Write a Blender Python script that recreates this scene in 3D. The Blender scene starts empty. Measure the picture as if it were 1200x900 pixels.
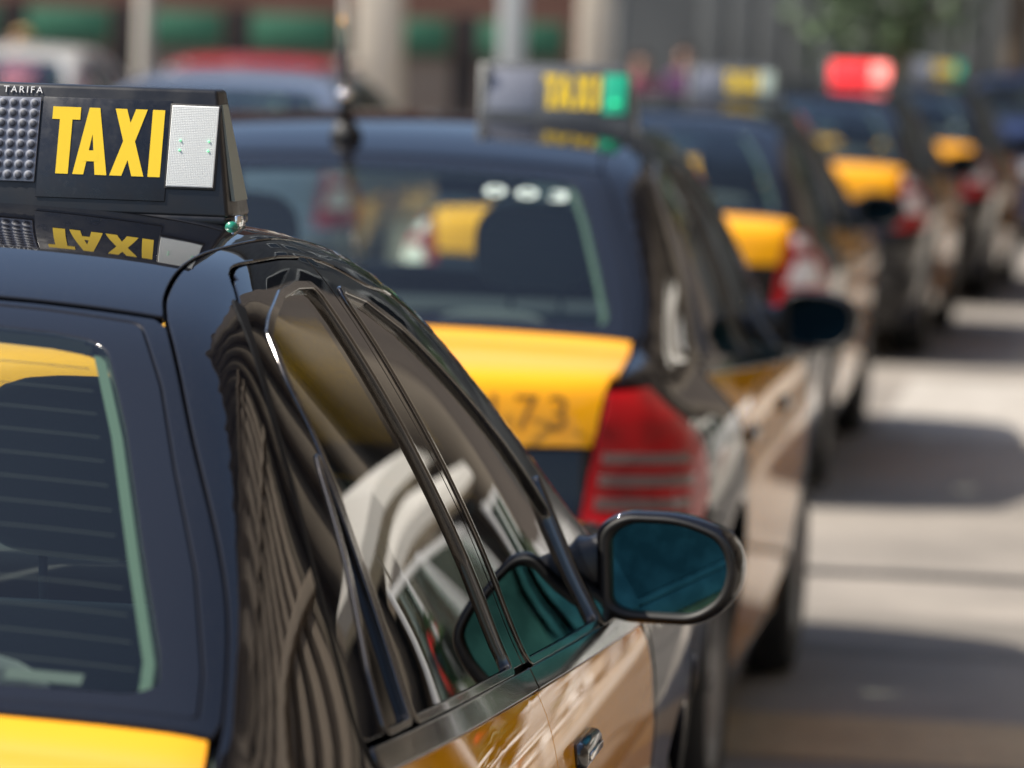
import bpy, bmesh, math, random
import numpy as np
from mathutils import Vector, Matrix
from mathutils.geometry import delaunay_2d_cdt
rnd = random.Random(7)
R = math.radians
scene = bpy.context.scene
COL = scene.collection

# ------------------------------------------------------------------ camera
FPX = 5341.0                                   # focal length in pixels of a 1200 px wide frame
HS, HA = 0.033, 11.0                           # slope and offset of the horizon line in the frame
VPX = 1337.0
ydir = Vector((VPX - 600, 450 - (HA + HS * VPX), -FPX)).normalized()
zdir = Vector((1, -HS, 0)).cross(ydir).normalized()
xdir = ydir.cross(zdir)
CAM_Z = 1.79
cam_d = bpy.data.cameras.new('camera')
cam = bpy.data.objects.new('camera', cam_d); COL.objects.link(cam)
cam.matrix_world = Matrix.Translation((0, 0, CAM_Z)) @ Matrix((xdir, ydir, zdir)).to_4x4()
cam_d.sensor_width = 36; cam_d.lens = 36 * FPX / 1200
cam_d.clip_start = 0.05; cam_d.clip_end = 2000
cam_d.dof.use_dof = True; cam_d.dof.focus_distance = 5.55; cam_d.dof.aperture_fstop = 4.3
cam_d.dof.aperture_blades = 0
scene.camera = cam

# ------------------------------------------------------------------ light
SUN_EL, SUN_AZ = 52, 262                       # azimuth clockwise from +Y: from the left, a little behind
wd = bpy.data.worlds.new('World'); scene.world = wd; wd.use_nodes = True
wn = wd.node_tree; bg = wn.nodes['Background']
sky = wn.nodes.new('ShaderNodeTexSky'); sky.sky_type = 'NISHITA'; sky.sun_disc = False
sky.sun_elevation = R(SUN_EL); sky.sun_rotation = R(SUN_AZ); sky.altitude = 50
sky.air_density = 1.0; sky.dust_density = 2.0; sky.ozone_density = 1.5
wn.links.new(sky.outputs[0], bg.inputs[0]); bg.inputs[1].default_value = 0.125
sl = bpy.data.lights.new('sun', 'SUN'); sl.energy = 4.9; sl.angle = R(0.53); sl.color = (1, 0.93, 0.82)
so = bpy.data.objects.new('sun', sl); COL.objects.link(so)
sd = Vector((math.sin(R(SUN_AZ)) * math.cos(R(SUN_EL)), math.cos(R(SUN_AZ)) * math.cos(R(SUN_EL)), math.sin(R(SUN_EL))))
so.rotation_euler = (-sd).to_track_quat('-Z', 'Y').to_euler(); so.location = (-20, -10, 30)
vs = scene.view_settings
vs.view_transform = 'Standard'; vs.look = 'None'; vs.exposure = 0.62; vs.gamma = 1; vs.use_curve_mapping = False
scene.render.engine = 'CYCLES'
scene.cycles.max_bounces = 12; scene.cycles.transparent_max_bounces = 24; scene.cycles.glossy_bounces = 6
scene.cycles.caustics_reflective = False; scene.cycles.caustics_refractive = False

# ------------------------------------------------------------------ materials
def mat(name, col, rough=0.5, metal=0.0, coat=0.0, spec=0.5, emit=None, es=1.0, noise=None, bump=None, rnoise=None, coat_rough=0.02, sheen=0):
    m = bpy.data.materials.new(name); m.use_nodes = True
    nt = m.node_tree; b = nt.nodes['Principled BSDF']
    b.inputs['Base Color'].default_value = (*col, 1); b.inputs['Roughness'].default_value = rough
    b.inputs['Metallic'].default_value = metal; b.inputs['Coat Weight'].default_value = coat
    b.inputs['Coat Roughness'].default_value = coat_rough
    b.inputs['Specular IOR Level'].default_value = spec
    b.inputs['Sheen Weight'].default_value = sheen
    if emit: b.inputs['Emission Color'].default_value = (*emit, 1); b.inputs['Emission Strength'].default_value = es
    tc = nt.nodes.new('ShaderNodeTexCoord')
    if noise:                                   # (scale, second colour, low, high)
        n = nt.nodes.new('ShaderNodeTexNoise'); n.inputs['Scale'].default_value = noise[0]; n.inputs['Detail'].default_value = 6
        nt.links.new(tc.outputs['Object'], n.inputs['Vector'])
        rp = nt.nodes.new('ShaderNodeValToRGB'); rp.color_ramp.elements[0].position = noise[2]; rp.color_ramp.elements[1].position = noise[3]
        rp.color_ramp.elements[0].color = (*col, 1); rp.color_ramp.elements[1].color = (*noise[1], 1)
        nt.links.new(n.outputs[0], rp.inputs[0]); nt.links.new(rp.outputs[0], b.inputs['Base Color'])
    if bump:
        n = nt.nodes.new('ShaderNodeTexNoise'); n.inputs['Scale'].default_value = bump[0]; n.inputs['Detail'].default_value = 4
        nt.links.new(tc.outputs['Object'], n.inputs['Vector'])
        bp = nt.nodes.new('ShaderNodeBump'); bp.inputs['Strength'].default_value = bump[1]; bp.inputs['Distance'].default_value = bump[2] if len(bump) > 2 else 0.01
        nt.links.new(n.outputs[0], bp.inputs['Height']); nt.links.new(bp.outputs[0], b.inputs['Normal'])
    if rnoise:                                  # (scale, low rough, high rough)
        n = nt.nodes.new('ShaderNodeTexNoise'); n.inputs['Scale'].default_value = rnoise[0]; n.inputs['Detail'].default_value = 5
        nt.links.new(tc.outputs['Object'], n.inputs['Vector'])
        mr = nt.nodes.new('ShaderNodeMapRange'); mr.inputs['From Min'].default_value = 0.35; mr.inputs['From Max'].default_value = 0.7
        mr.inputs['To Min'].default_value = rnoise[1]; mr.inputs['To Max'].default_value = rnoise[2]
        nt.links.new(n.outputs[0], mr.inputs['Value'])
        nt.links.new(mr.outputs[0], b.inputs['Coat Roughness' if coat else 'Roughness'])
    return m

def glass_mat(name, tint, ior=1.52, rough=0.0):
    m = bpy.data.materials.new(name); m.use_nodes = True; nt = m.node_tree
    nt.nodes.remove(nt.nodes['Principled BSDF'])
    out = nt.nodes['Material Output']
    tr = nt.nodes.new('ShaderNodeBsdfTransparent'); tr.inputs[0].default_value = (*tint, 1)
    gl = nt.nodes.new('ShaderNodeBsdfGlossy'); gl.inputs['Roughness'].default_value = rough; gl.inputs[0].default_value = (1, 1, 1, 1)
    fr = nt.nodes.new('ShaderNodeFresnel'); fr.inputs[0].default_value = ior
    ge = nt.nodes.new('ShaderNodeNewGeometry'); mp = nt.nodes.new('ShaderNodeMapRange')      # same reflection seen from either side of the pane
    mp.inputs['To Min'].default_value = ior; mp.inputs['To Max'].default_value = 1 / ior
    nt.links.new(ge.outputs['Backfacing'], mp.inputs['Value']); nt.links.new(mp.outputs[0], fr.inputs[0])
    mx = nt.nodes.new('ShaderNodeMixShader')
    nt.links.new(fr.outputs[0], mx.inputs[0]); nt.links.new(tr.outputs[0], mx.inputs[1]); nt.links.new(gl.outputs[0], mx.inputs[2])
    nt.links.new(mx.outputs[0], out.inputs[0])
    return m

M = {}
M['black_paint'] = mat('black_paint', (0.005, 0.005, 0.007), 0.4, coat=1.0, spec=0.0, rnoise=(9, 0.0, 0.03), noise=(420, (0.030, 0.028, 0.025), 0.60, 0.74))
M['yellow_paint'] = mat('yellow_paint', (0.88, 0.385, 0.003), 0.5, coat=1.0, spec=0.0, rnoise=(8, 0.0, 0.035))
M['silver_paint'] = mat('silver_paint', (0.20, 0.22, 0.26), 0.3, metal=0.5, coat=1)
M['blue_paint'] = mat('blue_paint', (0.015, 0.03, 0.10), 0.3, coat=1)
M['white_paint'] = mat('white_paint', (0.5, 0.49, 0.45), 0.4, coat=0.8)
M['trim'] = mat('trim', (0.008, 0.008, 0.009), 0.12, coat=0.6, spec=0.6, rnoise=(14, 0.02, 0.12))
M['seal_black'] = mat('seal_black', (0.002, 0.002, 0.002), 0.7, spec=0.2)
M['window_trim'] = mat('window_trim', (0.10, 0.095, 0.09), 0.12, metal=0.9, coat=0.5)
M['rubber'] = mat('rubber', (0.012, 0.012, 0.012), 0.55)
M['plastic'] = mat('plastic', (0.012, 0.012, 0.014), 0.38, bump=(900, 0.12, 0.001))
M['dark'] = mat('dark', (0.006, 0.006, 0.006), 0.9)
M['frit'] = mat('frit', (0.006, 0.006, 0.008), 0.06, spec=0.6)
M['glass'] = glass_mat('glass', (0.74, 0.86, 0.80), 1.42)
M['glass_dark'] = glass_mat('glass_dark', (0.075, 0.09, 0.083), 1.5)
M['chrome'] = mat('chrome', (0.75, 0.75, 0.75), 0.08, metal=1)
M['rim'] = mat('rim', (0.22, 0.22, 0.23), 0.4, metal=0.9)
M['tyre'] = mat('tyre', (0.014, 0.014, 0.014), 0.8, bump=(60, 0.3, 0.004))
M['seat'] = mat('seat', (0.030, 0.032, 0.036), 0.9, sheen=0.3, bump=(500, 0.25, 0.002))
M['liner'] = mat('liner', (0.42, 0.42, 0.39), 0.9)
M['trimgrey'] = mat('trimgrey', (0.30, 0.33, 0.29), 0.8)
M['seal'] = mat('seal', (0.085, 0.12, 0.09), 0.8)
M['shelf'] = mat('shelf', (0.20, 0.22, 0.19), 0.95, bump=(300, 0.3, 0.002))
M['dash'] = mat('dash', (0.02, 0.02, 0.022), 0.7)
M['red_lens'] = mat('red_lens', (0.16, 0.001, 0.003), 0.35, coat=0.35, spec=0.2, noise=(7, (0.48, 0.002, 0.006), 0.35, 0.60))
M['clear_lens'] = mat('clear_lens', (0.15, 0.085, 0.08), 0.15, coat=1)
M['white_lens'] = mat('white_lens', (0.80, 0.74, 0.70), 0.15, coat=1)
M['head_lens'] = mat('head_lens', (0.6, 0.62, 0.65), 0.08, metal=0.6, coat=1)
M['mirror'] = mat('mirror', (0.055, 0.19, 0.20), 0.01, metal=1, noise=(34, (0.09, 0.30, 0.31), 0.42, 0.68))
M['mirror_dark'] = mat('mirror_dark', (0.015, 0.03, 0.034), 0.02, metal=1)
M['plate'] = mat('plate', (0.75, 0.75, 0.72), 0.4)
M['ink'] = mat('ink', (0.012, 0.012, 0.012), 0.5)
M['brown_ink'] = mat('brown_ink', (0.22, 0.10, 0.004), 0.4)
M['pale_ink'] = mat('pale_ink', (0.62, 0.72, 0.66), 0.4)
M['sticker'] = mat('sticker', (0.085, 0.09, 0.08), 0.6)
M['heater'] = mat('heater', (0.014, 0.010, 0.008), 0.6)
M['sign_black'] = mat('sign_black', (0.011, 0.012, 0.015), 0.36, rnoise=(30, 0.30, 0.48), bump=(700, 0.10, 0.001))
M['sign_face'] = mat('sign_face', (0.008, 0.010, 0.016), 0.30, spec=0.5, noise=(160, (0.020, 0.021, 0.026), 0.55, 0.75), rnoise=(60, 0.24, 0.42))
M['sign_grey'] = mat('sign_grey', (0.085, 0.09, 0.095), 0.4)  # sunlit sheen of the farther signs put into the colour
M['sign_yellow'] = mat('sign_yellow', (0.88, 0.60, 0.012), 0.45)
M['sign_white'] = mat('sign_white', (0.8, 0.8, 0.8), 0.5)
M['lens_grey'] = mat('lens_grey', (0.21, 0.22, 0.26), 0.25, coat=0.5)
M['lens_bulb'] = mat('lens_bulb', (0.16, 0.175, 0.22), 0.55)
M['lens_core'] = mat('lens_core', (0.035, 0.04, 0.055), 0.5)
M['diffuser'] = mat('diffuser', (0.86, 0.88, 0.86), 0.45, bump=(1, 0, 0.001))
M['diffuser_grid'] = mat('diffuser_grid', (0.66, 0.68, 0.66), 0.5)
M['led'] = mat('led', (0.2, 0.8, 0.4), 0.3, emit=(0.25, 1.0, 0.45), es=0.55)
M['green_lamp'] = mat('green_lamp', (0.01, 0.30, 0.17), 0.25, coat=1, emit=(0.0, 0.45, 0.22), es=0.22)
M['green_bulb'] = mat('green_bulb', (0.01, 0.5, 0.25), 0.2, emit=(0.05, 1.0, 0.4), es=1.6)
M['pale_lamp'] = mat('pale_lamp', (0.42, 0.50, 0.42), 0.3, coat=1)
M['red_lamp'] = mat('red_lamp', (0.6, 0.01, 0.01), 0.25, coat=1, emit=(1.0, 0.025, 0.02), es=1.1)
M['red_glow'] = mat('red_glow', (0.9, 0.3, 0.25), 0.25, coat=1, emit=(1.0, 0.22, 0.18), es=1.5)
M['cream'] = mat('cream', (0.62, 0.56, 0.40), 0.5)
M['green_glass'] = mat('green_glass', (0.01, 0.22, 0.13), 0.1, coat=1)

# ------------------------------------------------------------------ object helpers
def link(name, me, parent=None, m=None):
    o = bpy.data.objects.new(name, me); COL.objects.link(o)
    if parent is not None: o.parent = parent
    if m is not None and me is not None:
        if not me.materials: me.materials.append(m)
        elif me.materials[0] is not m:
            o.material_slots[0].link = 'OBJECT'; o.material_slots[0].material = m
    return o
def tag(o, label, cat, group=None):
    o['label'] = label; o['category'] = cat
    if group: o['group'] = group
    return o
def empty(name, loc=(0, 0, 0), rz=0.0):
    o = bpy.data.objects.new(name, None); COL.objects.link(o); o.location = loc; o.rotation_euler = (0, 0, rz)
    o.empty_display_size = 0.2
    return o
def bm_mesh(bm, name, smooth=False):
    me = bpy.data.meshes.new(name); bmesh.ops.recalc_face_normals(bm, faces=bm.faces); bm.to_mesh(me); bm.free()
    if smooth: me.polygons.foreach_set('use_smooth', [True] * len(me.polygons))
    return me
def box_bm(bm, c, s, bev=0.0, mtx=None, seg=2):
    r = bmesh.ops.create_cube(bm, size=1.0); vs_ = r['verts']
    bmesh.ops.scale(bm, verts=vs_, vec=s)
    if bev > 0:
        es = list({e for v in vs_ for e in v.link_edges})
        rr = bmesh.ops.bevel(bm, geom=es, offset=bev, segments=seg, affect='EDGES', profile=0.5)
        vs_ = list({v for f in rr['faces'] for v in f.verts} | {v for v in vs_ if v.is_valid})
    bmesh.ops.translate(bm, verts=vs_, vec=c)
    if mtx is not None: bmesh.ops.transform(bm, matrix=mtx, verts=vs_)
    return vs_
def box_me(name, c, s, bev=0.0, mtx=None, seg=2):
    bm = bmesh.new(); box_bm(bm, c, s, bev, mtx, seg); me = bm_mesh(bm, name, bev > 0)
    return me
def tube_bm(bm, pts, r, n=8, cap=True):
    rings = []; pts = [Vector(p) for p in pts]
    rad = r if isinstance(r, (list, tuple)) else [r] * len(pts)
    for i, p in enumerate(pts):
        t = (pts[min(i + 1, len(pts) - 1)] - pts[max(i - 1, 0)]).normalized()
        a = t.orthogonal().normalized() if i == 0 else (rings_ax - t * rings_ax.dot(t)).normalized()
        rings_ax = a; b = t.cross(a)
        rings.append([bm.verts.new(p + (a * math.cos(k * 2 * math.pi / n) + b * math.sin(k * 2 * math.pi / n)) * rad[i]) for k in range(n)])
    for i in range(len(rings) - 1):
        for k in range(n):
            bm.faces.new((rings[i][k], rings[i][(k + 1) % n], rings[i + 1][(k + 1) % n], rings[i + 1][k]))
    if cap: bm.faces.new(rings[0][::-1]); bm.faces.new(rings[-1])
def tube_me(name, pts, r, n=8):
    bm = bmesh.new(); tube_bm(bm, pts, r, n); return bm_mesh(bm, name, True)
def lathe_x(name, prof, n=48, smooth=True):            # prof: (x, r) pairs spun about the x axis
    bm = bmesh.new(); rings = []
    for x, r in prof:
        rings.append([bm.verts.new((x, r * math.cos(k * 2 * math.pi / n), r * math.sin(k * 2 * math.pi / n))) for k in range(n)])
    for i in range(len(rings) - 1):
        for k in range(n): bm.faces.new((rings[i][k], rings[i][(k + 1) % n], rings[i + 1][(k + 1) % n], rings[i + 1][k]))
    bmesh.ops.remove_doubles(bm, verts=bm.verts, dist=1e-6)
    return bm_mesh(bm, name, smooth)
def prism_me(name, polys, h0, h1, mtx=None):           # flat polygons (x, y) given thickness along z
    bm = bmesh.new()
    for poly in polys:
        lo = [bm.verts.new((x, y, h0)) for x, y in poly]; hi = [bm.verts.new((x, y, h1)) for x, y in poly]
        n = len(poly)
        bm.faces.new(hi); bm.faces.new(lo[::-1])
        for i in range(n): bm.faces.new((lo[i], lo[(i + 1) % n], hi[(i + 1) % n], hi[i]))
    if mtx is not None: bmesh.ops.transform(bm, matrix=mtx, verts=bm.verts)
    return bm_mesh(bm, name)
def text_me(name, body, size, ext, off=0.0, mtx=None, spacing=1.0, sx=1.0):
    cu = bpy.data.curves.new(name, 'FONT'); cu.body = body; cu.size = size; cu.extrude = ext; cu.offset = off
    cu.align_x = 'CENTER'; cu.align_y = 'CENTER'; cu.space_character = spacing; cu.resolution_u = 4
    ob = bpy.data.objects.new(name, cu); COL.objects.link(ob)
    dg = bpy.context.evaluated_depsgraph_get(); dg.update()
    me = bpy.data.meshes.new_from_object(ob.evaluated_get(dg)); bpy.data.objects.remove(ob)
    me.transform(Matrix.Diagonal((sx, 1, 1, 1)))
    if mtx is not None: me.transform(mtx)
    me.name = name; me.materials.clear()
    return me

# ------------------------------------------------------------------ smooth 1-D profiles
def prof(knots, sig=0.05, lo=-1.0, hi=6.0):
    k = np.array(knots, float); g = np.arange(lo, hi, 0.002)
    v = np.interp(g, k[:, 0], k[:, 1])
    s0 = (k[1, 1] - k[0, 1]) / (k[1, 0] - k[0, 0]); s1 = (k[-1, 1] - k[-2, 1]) / (k[-1, 0] - k[-2, 0])
    v = np.where(g < k[0, 0], k[0, 1] + (g - k[0, 0]) * s0, v); v = np.where(g > k[-1, 0], k[-1, 1] + (g - k[-1, 0]) * s1, v)
    n = int(4 * sig / 0.002) + 1; w = np.exp(-0.5 * (np.arange(-n, n + 1) * 0.002 / sig) ** 2); w /= w.sum()
    vp = np.concatenate([v[0] + (np.arange(-n, 0)) * 0.002 * s0, v, v[-1] + (np.arange(1, n + 1)) * 0.002 * s1])
    v = np.convolve(vp, w, 'valid')
    return lambda x: np.interp(x, g, v)
def smax(a, b, k): return 0.5 * (a + b + np.sqrt((a - b) ** 2 + k * k))
def smin(a, b, k): return 0.5 * (a + b - np.sqrt((a - b) ** 2 + k * k))

class Body:
    """Outer surface of a four-door liftback: y=0 at the tail, y=4.51 at the nose, z=0 on the ground."""
    L = 4.51
    def __init__(s, droof=0.0, hatch=False, wide=0.0, fat=0.0, drop=0.0):
        s.drop = drop; s.droof = droof; s.wide = wide; s.fat = fat
        ya = [-2, 0, .22, .30, .40, .50, 1.19, 1.75, 9]; yb_ = [-2, 0, .20, .225, .25, .275, 1.03, 1.75, 9] if hatch else ya
        s.ym = lambda y: np.interp(y, ya, yb_)                     # where the tailgate lines fall on this variant
        gsz = lambda z: 0.792 + fat * .5 - (0.39 - wide * 2) * (z - .9) - 0.32 * (z - .9) ** 2
        lowk = [(-.1, .68), (0.0, .77), (.1, .795), (.2, .814), (.35, .838), (.5, .855), (.62, .866), (.72, .861), (.78, .849), (.82, .835)]
        s.sz = prof([(z, x + fat) for z, x in lowk] + [(z, float(gsz(z))) for z in np.arange(.89, 1.75, .03)], .024)
        s.gb = prof([(0, 0), (.80, 0), (.96, 1), (2, 1)], .03)
        s.pt = prof([(-.3, .10), (0, .05), (.3, .022), (.8, .004), (1.3, 0), (3.1, 0), (3.6, .008), (4.1, .045), (4.6, .13)], .12)
        s.De = prof([(-.3, .86), (0, .885), (.12, .905), (.4, .945), (.52, .935), (.68, .895), (.9, .878), (1.1, .878), (1.6, .868), (2.2, .846), (2.7, .828), (3.1, .838), (3.6, .825), (4.1, .765), (4.4, .69), (4.8, .56)], .05)
        s.cr = prof([(0, .025), (1.0, .03), (2.4, .10), (3.2, .15), (4.5, .13)], .2)
        d = droof; ym = lambda y: float(s.ym(y))
        s.Tc = prof([(-.4, .555), (0, .745 - .03 * hatch), (ym(.42), .942 - .012 * hatch), (ym(.8), 1.148), (ym(1.15), 1.330 + d), (ym(1.40), 1.388 + d), (1.72, 1.425 + d - drop * .2), (2.0, 1.424 + d - drop * .75), (2.15, 1.415 + d - drop), (2.32, 1.375 + d - drop * 1.4),
                     (2.6, 1.235 + d * .6 - drop * 1.7), (3.0, 1.01 - drop * 1.2), (3.3, .84 - drop * .4), (3.8, .56)], .07)
        s.crown = prof([(0, .03), (.5, .035), (.9, .05), (1.3, .06), (2.1, .065), (2.6, .10), (3.0, .12)], .1)
        s.gt = prof([(0, .055), (.4, .04), (.8, .018), (1.3, 0), (2.2, 0), (3.2, .03)], .12)
        s.Ry = prof([(-.05, .16), (.06, .07), (.25, .018), (.38, .004), (.5, 0), (.575, .008), (.6, .03), (.63, .045), (.75, .062), (.9, .088), (1.0, .11)], .012)
        s.Fy = prof([(-.05, .2), (.06, .08), (.25, .018), (.38, .004), (.5, 0), (.575, .008), (.61, .04), (.75, .09), (.9, .2)], .02)
    def F(s, P):
        x = np.abs(P[:, 0]); y = P[:, 1]; z = np.clip(P[:, 2], -.2, 3)
        g = s.gb(z); side = x - (s.sz(z) - s.pt(y) * (1 - g) - s.gt(y) * g)
        deck = P[:, 2] - (s.De(y) + s.cr(y) * (0.64 - np.minimum(x, 1.0) ** 2))
        xc = np.minimum(x, 1.0)
        rear = (s.Ry(z) + 0.10 * xc * xc + 0.10 * xc ** 6) - y
        front = y - (s.L - s.Fy(z) - 0.22 * xc * xc - 0.2 * xc ** 6)
        top = P[:, 2] - (s.Tc(y) - s.crown(y) * xc * xc)
        cap = smin(deck, top * 0.92, .028)
        return smax(smax(side * 0.95, smax(rear, front, .02), .085), cap, .044)
    def grad(s, P):
        h = 0.004; g = np.zeros_like(P)
        for i in range(3):
            d = np.zeros(3); d[i] = h
            g[:, i] = s.F(P + d) - s.F(P - d)
        return g / np.linalg.norm(g, axis=1)[:, None]

class Par:                                   # parallel projection along -d
    def __init__(s, d):
        s.d = np.array(d, float); s.d /= np.linalg.norm(s.d)
        up = np.array([0, 0, 1.0]) if abs(s.d[2]) < .95 else np.array([0, 1.0, 0])
        s.u = np.cross(up, s.d); s.u /= np.linalg.norm(s.u); s.v = np.cross(s.d, s.u)
    def to2d(s, P): return np.stack([P @ s.u, P @ s.v], 1)
    def ray(s, uv): 
        o = uv[:, :1] * s.u + uv[:, 1:] * s.v
        return o + s.d * 6.0, np.repeat(-s.d[None], len(uv), 0)
class Cyl:                                   # outward from a vertical axis
    def __init__(s, cx, cy, a0, r=0.7): s.c = np.array([cx, cy]); s.a0 = a0; s.r = r
    def to2d(s, P):
        a = np.arctan2(P[:, 1] - s.c[1], P[:, 0] - s.c[0]) - s.a0
        a = (a + np.pi) % (2 * np.pi) - np.pi
        return np.stack([a * s.r, P[:, 2]], 1)
    def ray(s, uv):
        a = uv[:, 0] / s.r + s.a0
        d = np.stack([np.cos(a), np.sin(a), np.zeros(len(a))], 1)
        o = np.stack([s.c[0] + d[:, 0] * 4, s.c[1] + d[:, 1] * 4, uv[:, 1]], 1)
        return o, -d

def cast(body, proj, uv, off=0.0):
    o, d = proj.ray(np.asarray(uv, float)); t = np.zeros(len(o))
    for i in range(90):
        f = body.F(o + d * t[:, None]) - off
        t += f * (0.85 if i < 60 else 0.6)
    return o + d * t[:, None]

def resample(P, sp, closed=True):
    P = np.asarray(P, float); Q = np.vstack([P, P[:1]]) if closed else P
    out = []
    for a, b in zip(Q[:-1], Q[1:]):
        n = max(1, int(math.ceil(np.linalg.norm(b - a) / sp)))
        for i in range(n): out.append(a + (b - a) * i / n)
    if not closed: out.append(Q[-1])
    return np.array(out)
def fillet(P, r, seg=5):
    P = [np.array(p, float) for p in P]; out = []; n = len(P)
    rr = r if isinstance(r, (list, tuple)) else [r] * n
    for i in range(n):
        a, b, c = P[i - 1], P[i], P[(i + 1) % n]
        la, lc = np.linalg.norm(a - b), np.linalg.norm(c - b); q = min(rr[i], la * .48, lc * .48)
        if q < 1e-5: out.append(b); continue
        p0 = b + (a - b) / la * q; p1 = b + (c - b) / lc * q
        for k in range(seg + 1):
            t = k / seg; out.append((1 - t) ** 2 * p0 + 2 * t * (1 - t) * b + t * t * p1)
    return np.array(out)
def spline(P, n=8):                          # open Catmull-Rom through the points
    P = np.asarray(P, float); Q = np.vstack([2 * P[0] - P[1], P, 2 * P[-1] - P[-2]]); out = []
    for i in range(1, len(Q) - 2):
        a, b, c, d = Q[i - 1:i + 3]
        for k in range(n):
            t = k / n; out.append(.5 * (2 * b + (c - a) * t + (2 * a - 5 * b + 4 * c - d) * t * t + (3 * b - a - 3 * c + d) * t ** 3))
    out.append(P[-1]); return np.array(out)
def area(p): return 0.5 * np.sum(p[:, 0] * np.roll(p[:, 1], -1) - np.roll(p[:, 0], -1) * p[:, 1])
def inset(p, g):
    if g == 0: return p
    s = 1 if area(p) > 0 else -1
    e = np.roll(p, -1, 0) - p; L = np.linalg.norm(e, axis=1)[:, None]; e = e / np.maximum(L, 1e-9)
    n = np.stack([-e[:, 1], e[:, 0]], 1) * s
    m = n + np.roll(n, 1, 0); l2 = np.maximum((m * m).sum(1), 0.5)[:, None]
    return p + m * (2 * g / l2)
def inside(pts, poly):
    x, y = pts[:, 0], pts[:, 1]; c = np.zeros(len(pts), bool); n = len(poly); j = n - 1
    for i in range(n):
        xi, yi = poly[i]; xj, yj = poly[j]
        if yi != yj:
            k = ((yi > y) != (yj > y)) & (x < (xj - xi) * (y - yi) / (yj - yi) + xi); c ^= k
        j = i
    return c

def panel(body, name, proj, outline, holes=(), sp=0.035, gap=0.0022, off=0.0, flange=0.016, lip=0.0022, is3d=True):
    """A skin of the body surface within an outline, edges rolled in by a lip and a flange."""
    loops = []
    for k, o in enumerate([outline] + list(holes)):
        o = np.asarray(o, float); p = proj.to2d(o) if o.shape[1] == 3 else o
        p = resample(p, sp * .8)
        p = inset(p, gap) if k == 0 else inset(p, -gap)
        if (area(p) < 0) == (k == 0): p = p[::-1]
        loops.append(p)
    lo = loops[0].min(0); hi = loops[0].max(0)
    gx = np.arange(lo[0], hi[0], sp); gy = np.arange(lo[1], hi[1], sp * .866)
    G = np.array([(x + (sp * .5 if j % 2 else 0), y) for j, y in enumerate(gy) for x in gx])
    if len(G):
        k = inside(G, loops[0])
        for h in loops[1:]: k &= ~inside(G, h)
        G = G[k]
        B = np.vstack(loops)
        if len(G):
            dm = np.min(((G[:, None, :] - B[None]) ** 2).sum(2), 1) if len(G) * len(B) < 4e6 else np.array([((g - B) ** 2).sum(1).min() for g in G])
            G = G[dm > (sp * .42) ** 2]
    allp = np.vstack(loops + ([G] if len(G) else [])); edges = []; st = 0
    for p in loops:
        n = len(p); edges += [(st + i, st + (i + 1) % n) for i in range(n)]; st += n
    vo, _, fo, ov, _, _ = delaunay_2d_cdt([Vector(p) for p in allp], edges, [], 0, 1e-6, True)
    V2 = np.array([tuple(v) for v in vo]); idx = {}
    for i, l in enumerate(ov):
        for q in l: idx[q] = i
    tris = np.array([f for f in fo if len(f) == 3]); cen = V2[tris].mean(1)
    k = inside(cen, loops[0])
    for h in loops[1:]: k &= ~inside(cen, h)
    tris = tris[k]
    P = cast(body, proj, V2, off); N = body.grad(P)
    bad = np.abs(body.F(P) - off) > 2e-3
    if bad.any(): print('panel', name, 'bad', int(bad.sum()), 'of', len(bad))
    a, b, c = P[tris[0]]
    sgn = [0, 0]
    fn = np.cross(P[tris[:, 1]] - P[tris[:, 0]], P[tris[:, 2]] - P[tris[:, 0]])
    flip = (fn * N[tris[:, 0]]).sum(1) < 0
    tris[flip] = tris[flip][:, ::-1]
    faces = [tuple(int(q) for q in t) for t in tris]; verts = [P]; norms = [N]; base = len(P)
    if flange > 0:
        st = 0
        for li, p in enumerate(loops):
            n = len(p); ids = [idx[st + i] for i in range(n)]; st += n
            Q = P[ids]; NN = N[ids]; tg = np.roll(Q, -1, 0) - np.roll(Q, 1, 0); tg /= np.maximum(np.linalg.norm(tg, axis=1), 1e-9)[:, None]
            outw = np.cross(tg, NN); outw /= np.maximum(np.linalg.norm(outw, axis=1), 1e-9)[:, None]
            # loops: outer counter-clockwise, holes clockwise in 2d; sign by comparing with the 2d normal
            e2 = np.roll(p, -1, 0) - np.roll(p, 1, 0); o2 = np.stack([e2[:, 1], -e2[:, 0]], 1)
            step = proj.to2d(Q + outw * .002) - proj.to2d(Q)
            if (step * o2).sum() < 0: outw = -outw
            ring1 = Q + outw * lip * .6 - NN * lip; ring2 = ring1 - NN * flange
            b1, b2 = base, base + n; verts += [ring1, ring2]
            nb = outw * .92 + NN * .15; nb /= np.linalg.norm(nb, axis=1)[:, None]
            norms += [nb, outw]; base += 2 * n
            for i in range(n):
                j = (i + 1) % n
                for q in ((ids[i], ids[j], b1 + j, b1 + i), (b1 + i, b1 + j, b2 + j, b2 + i)):
                    faces.append(q)
            V_ = np.vstack(verts)
            # orient the flange quads outwards
            for w in range(len(faces) - 2 * n, len(faces)):
                q = faces[w]; f_n = np.cross(V_[q[1]] - V_[q[0]], V_[q[2]] - V_[q[0]])
                ref = outw[(w - (len(faces) - 2 * n)) // 2]
                if f_n @ ref < 0: faces[w] = q[::-1]
    V = np.vstack(verts); NV = np.vstack(norms)
    return finish(name, V, faces, NV)
def finish(name, V, faces, NV):
    me = bpy.data.meshes.new(name); me.from_pydata(V.tolist(), [], faces); 
    me.polygons.foreach_set('use_smooth', [True] * len(me.polygons))
    me.normals_split_custom_set_from_vertices(NV.tolist())
    me['nv'] = 0; NVS[me.name] = (V, faces, NV)
    return me
NVS = {}
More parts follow.
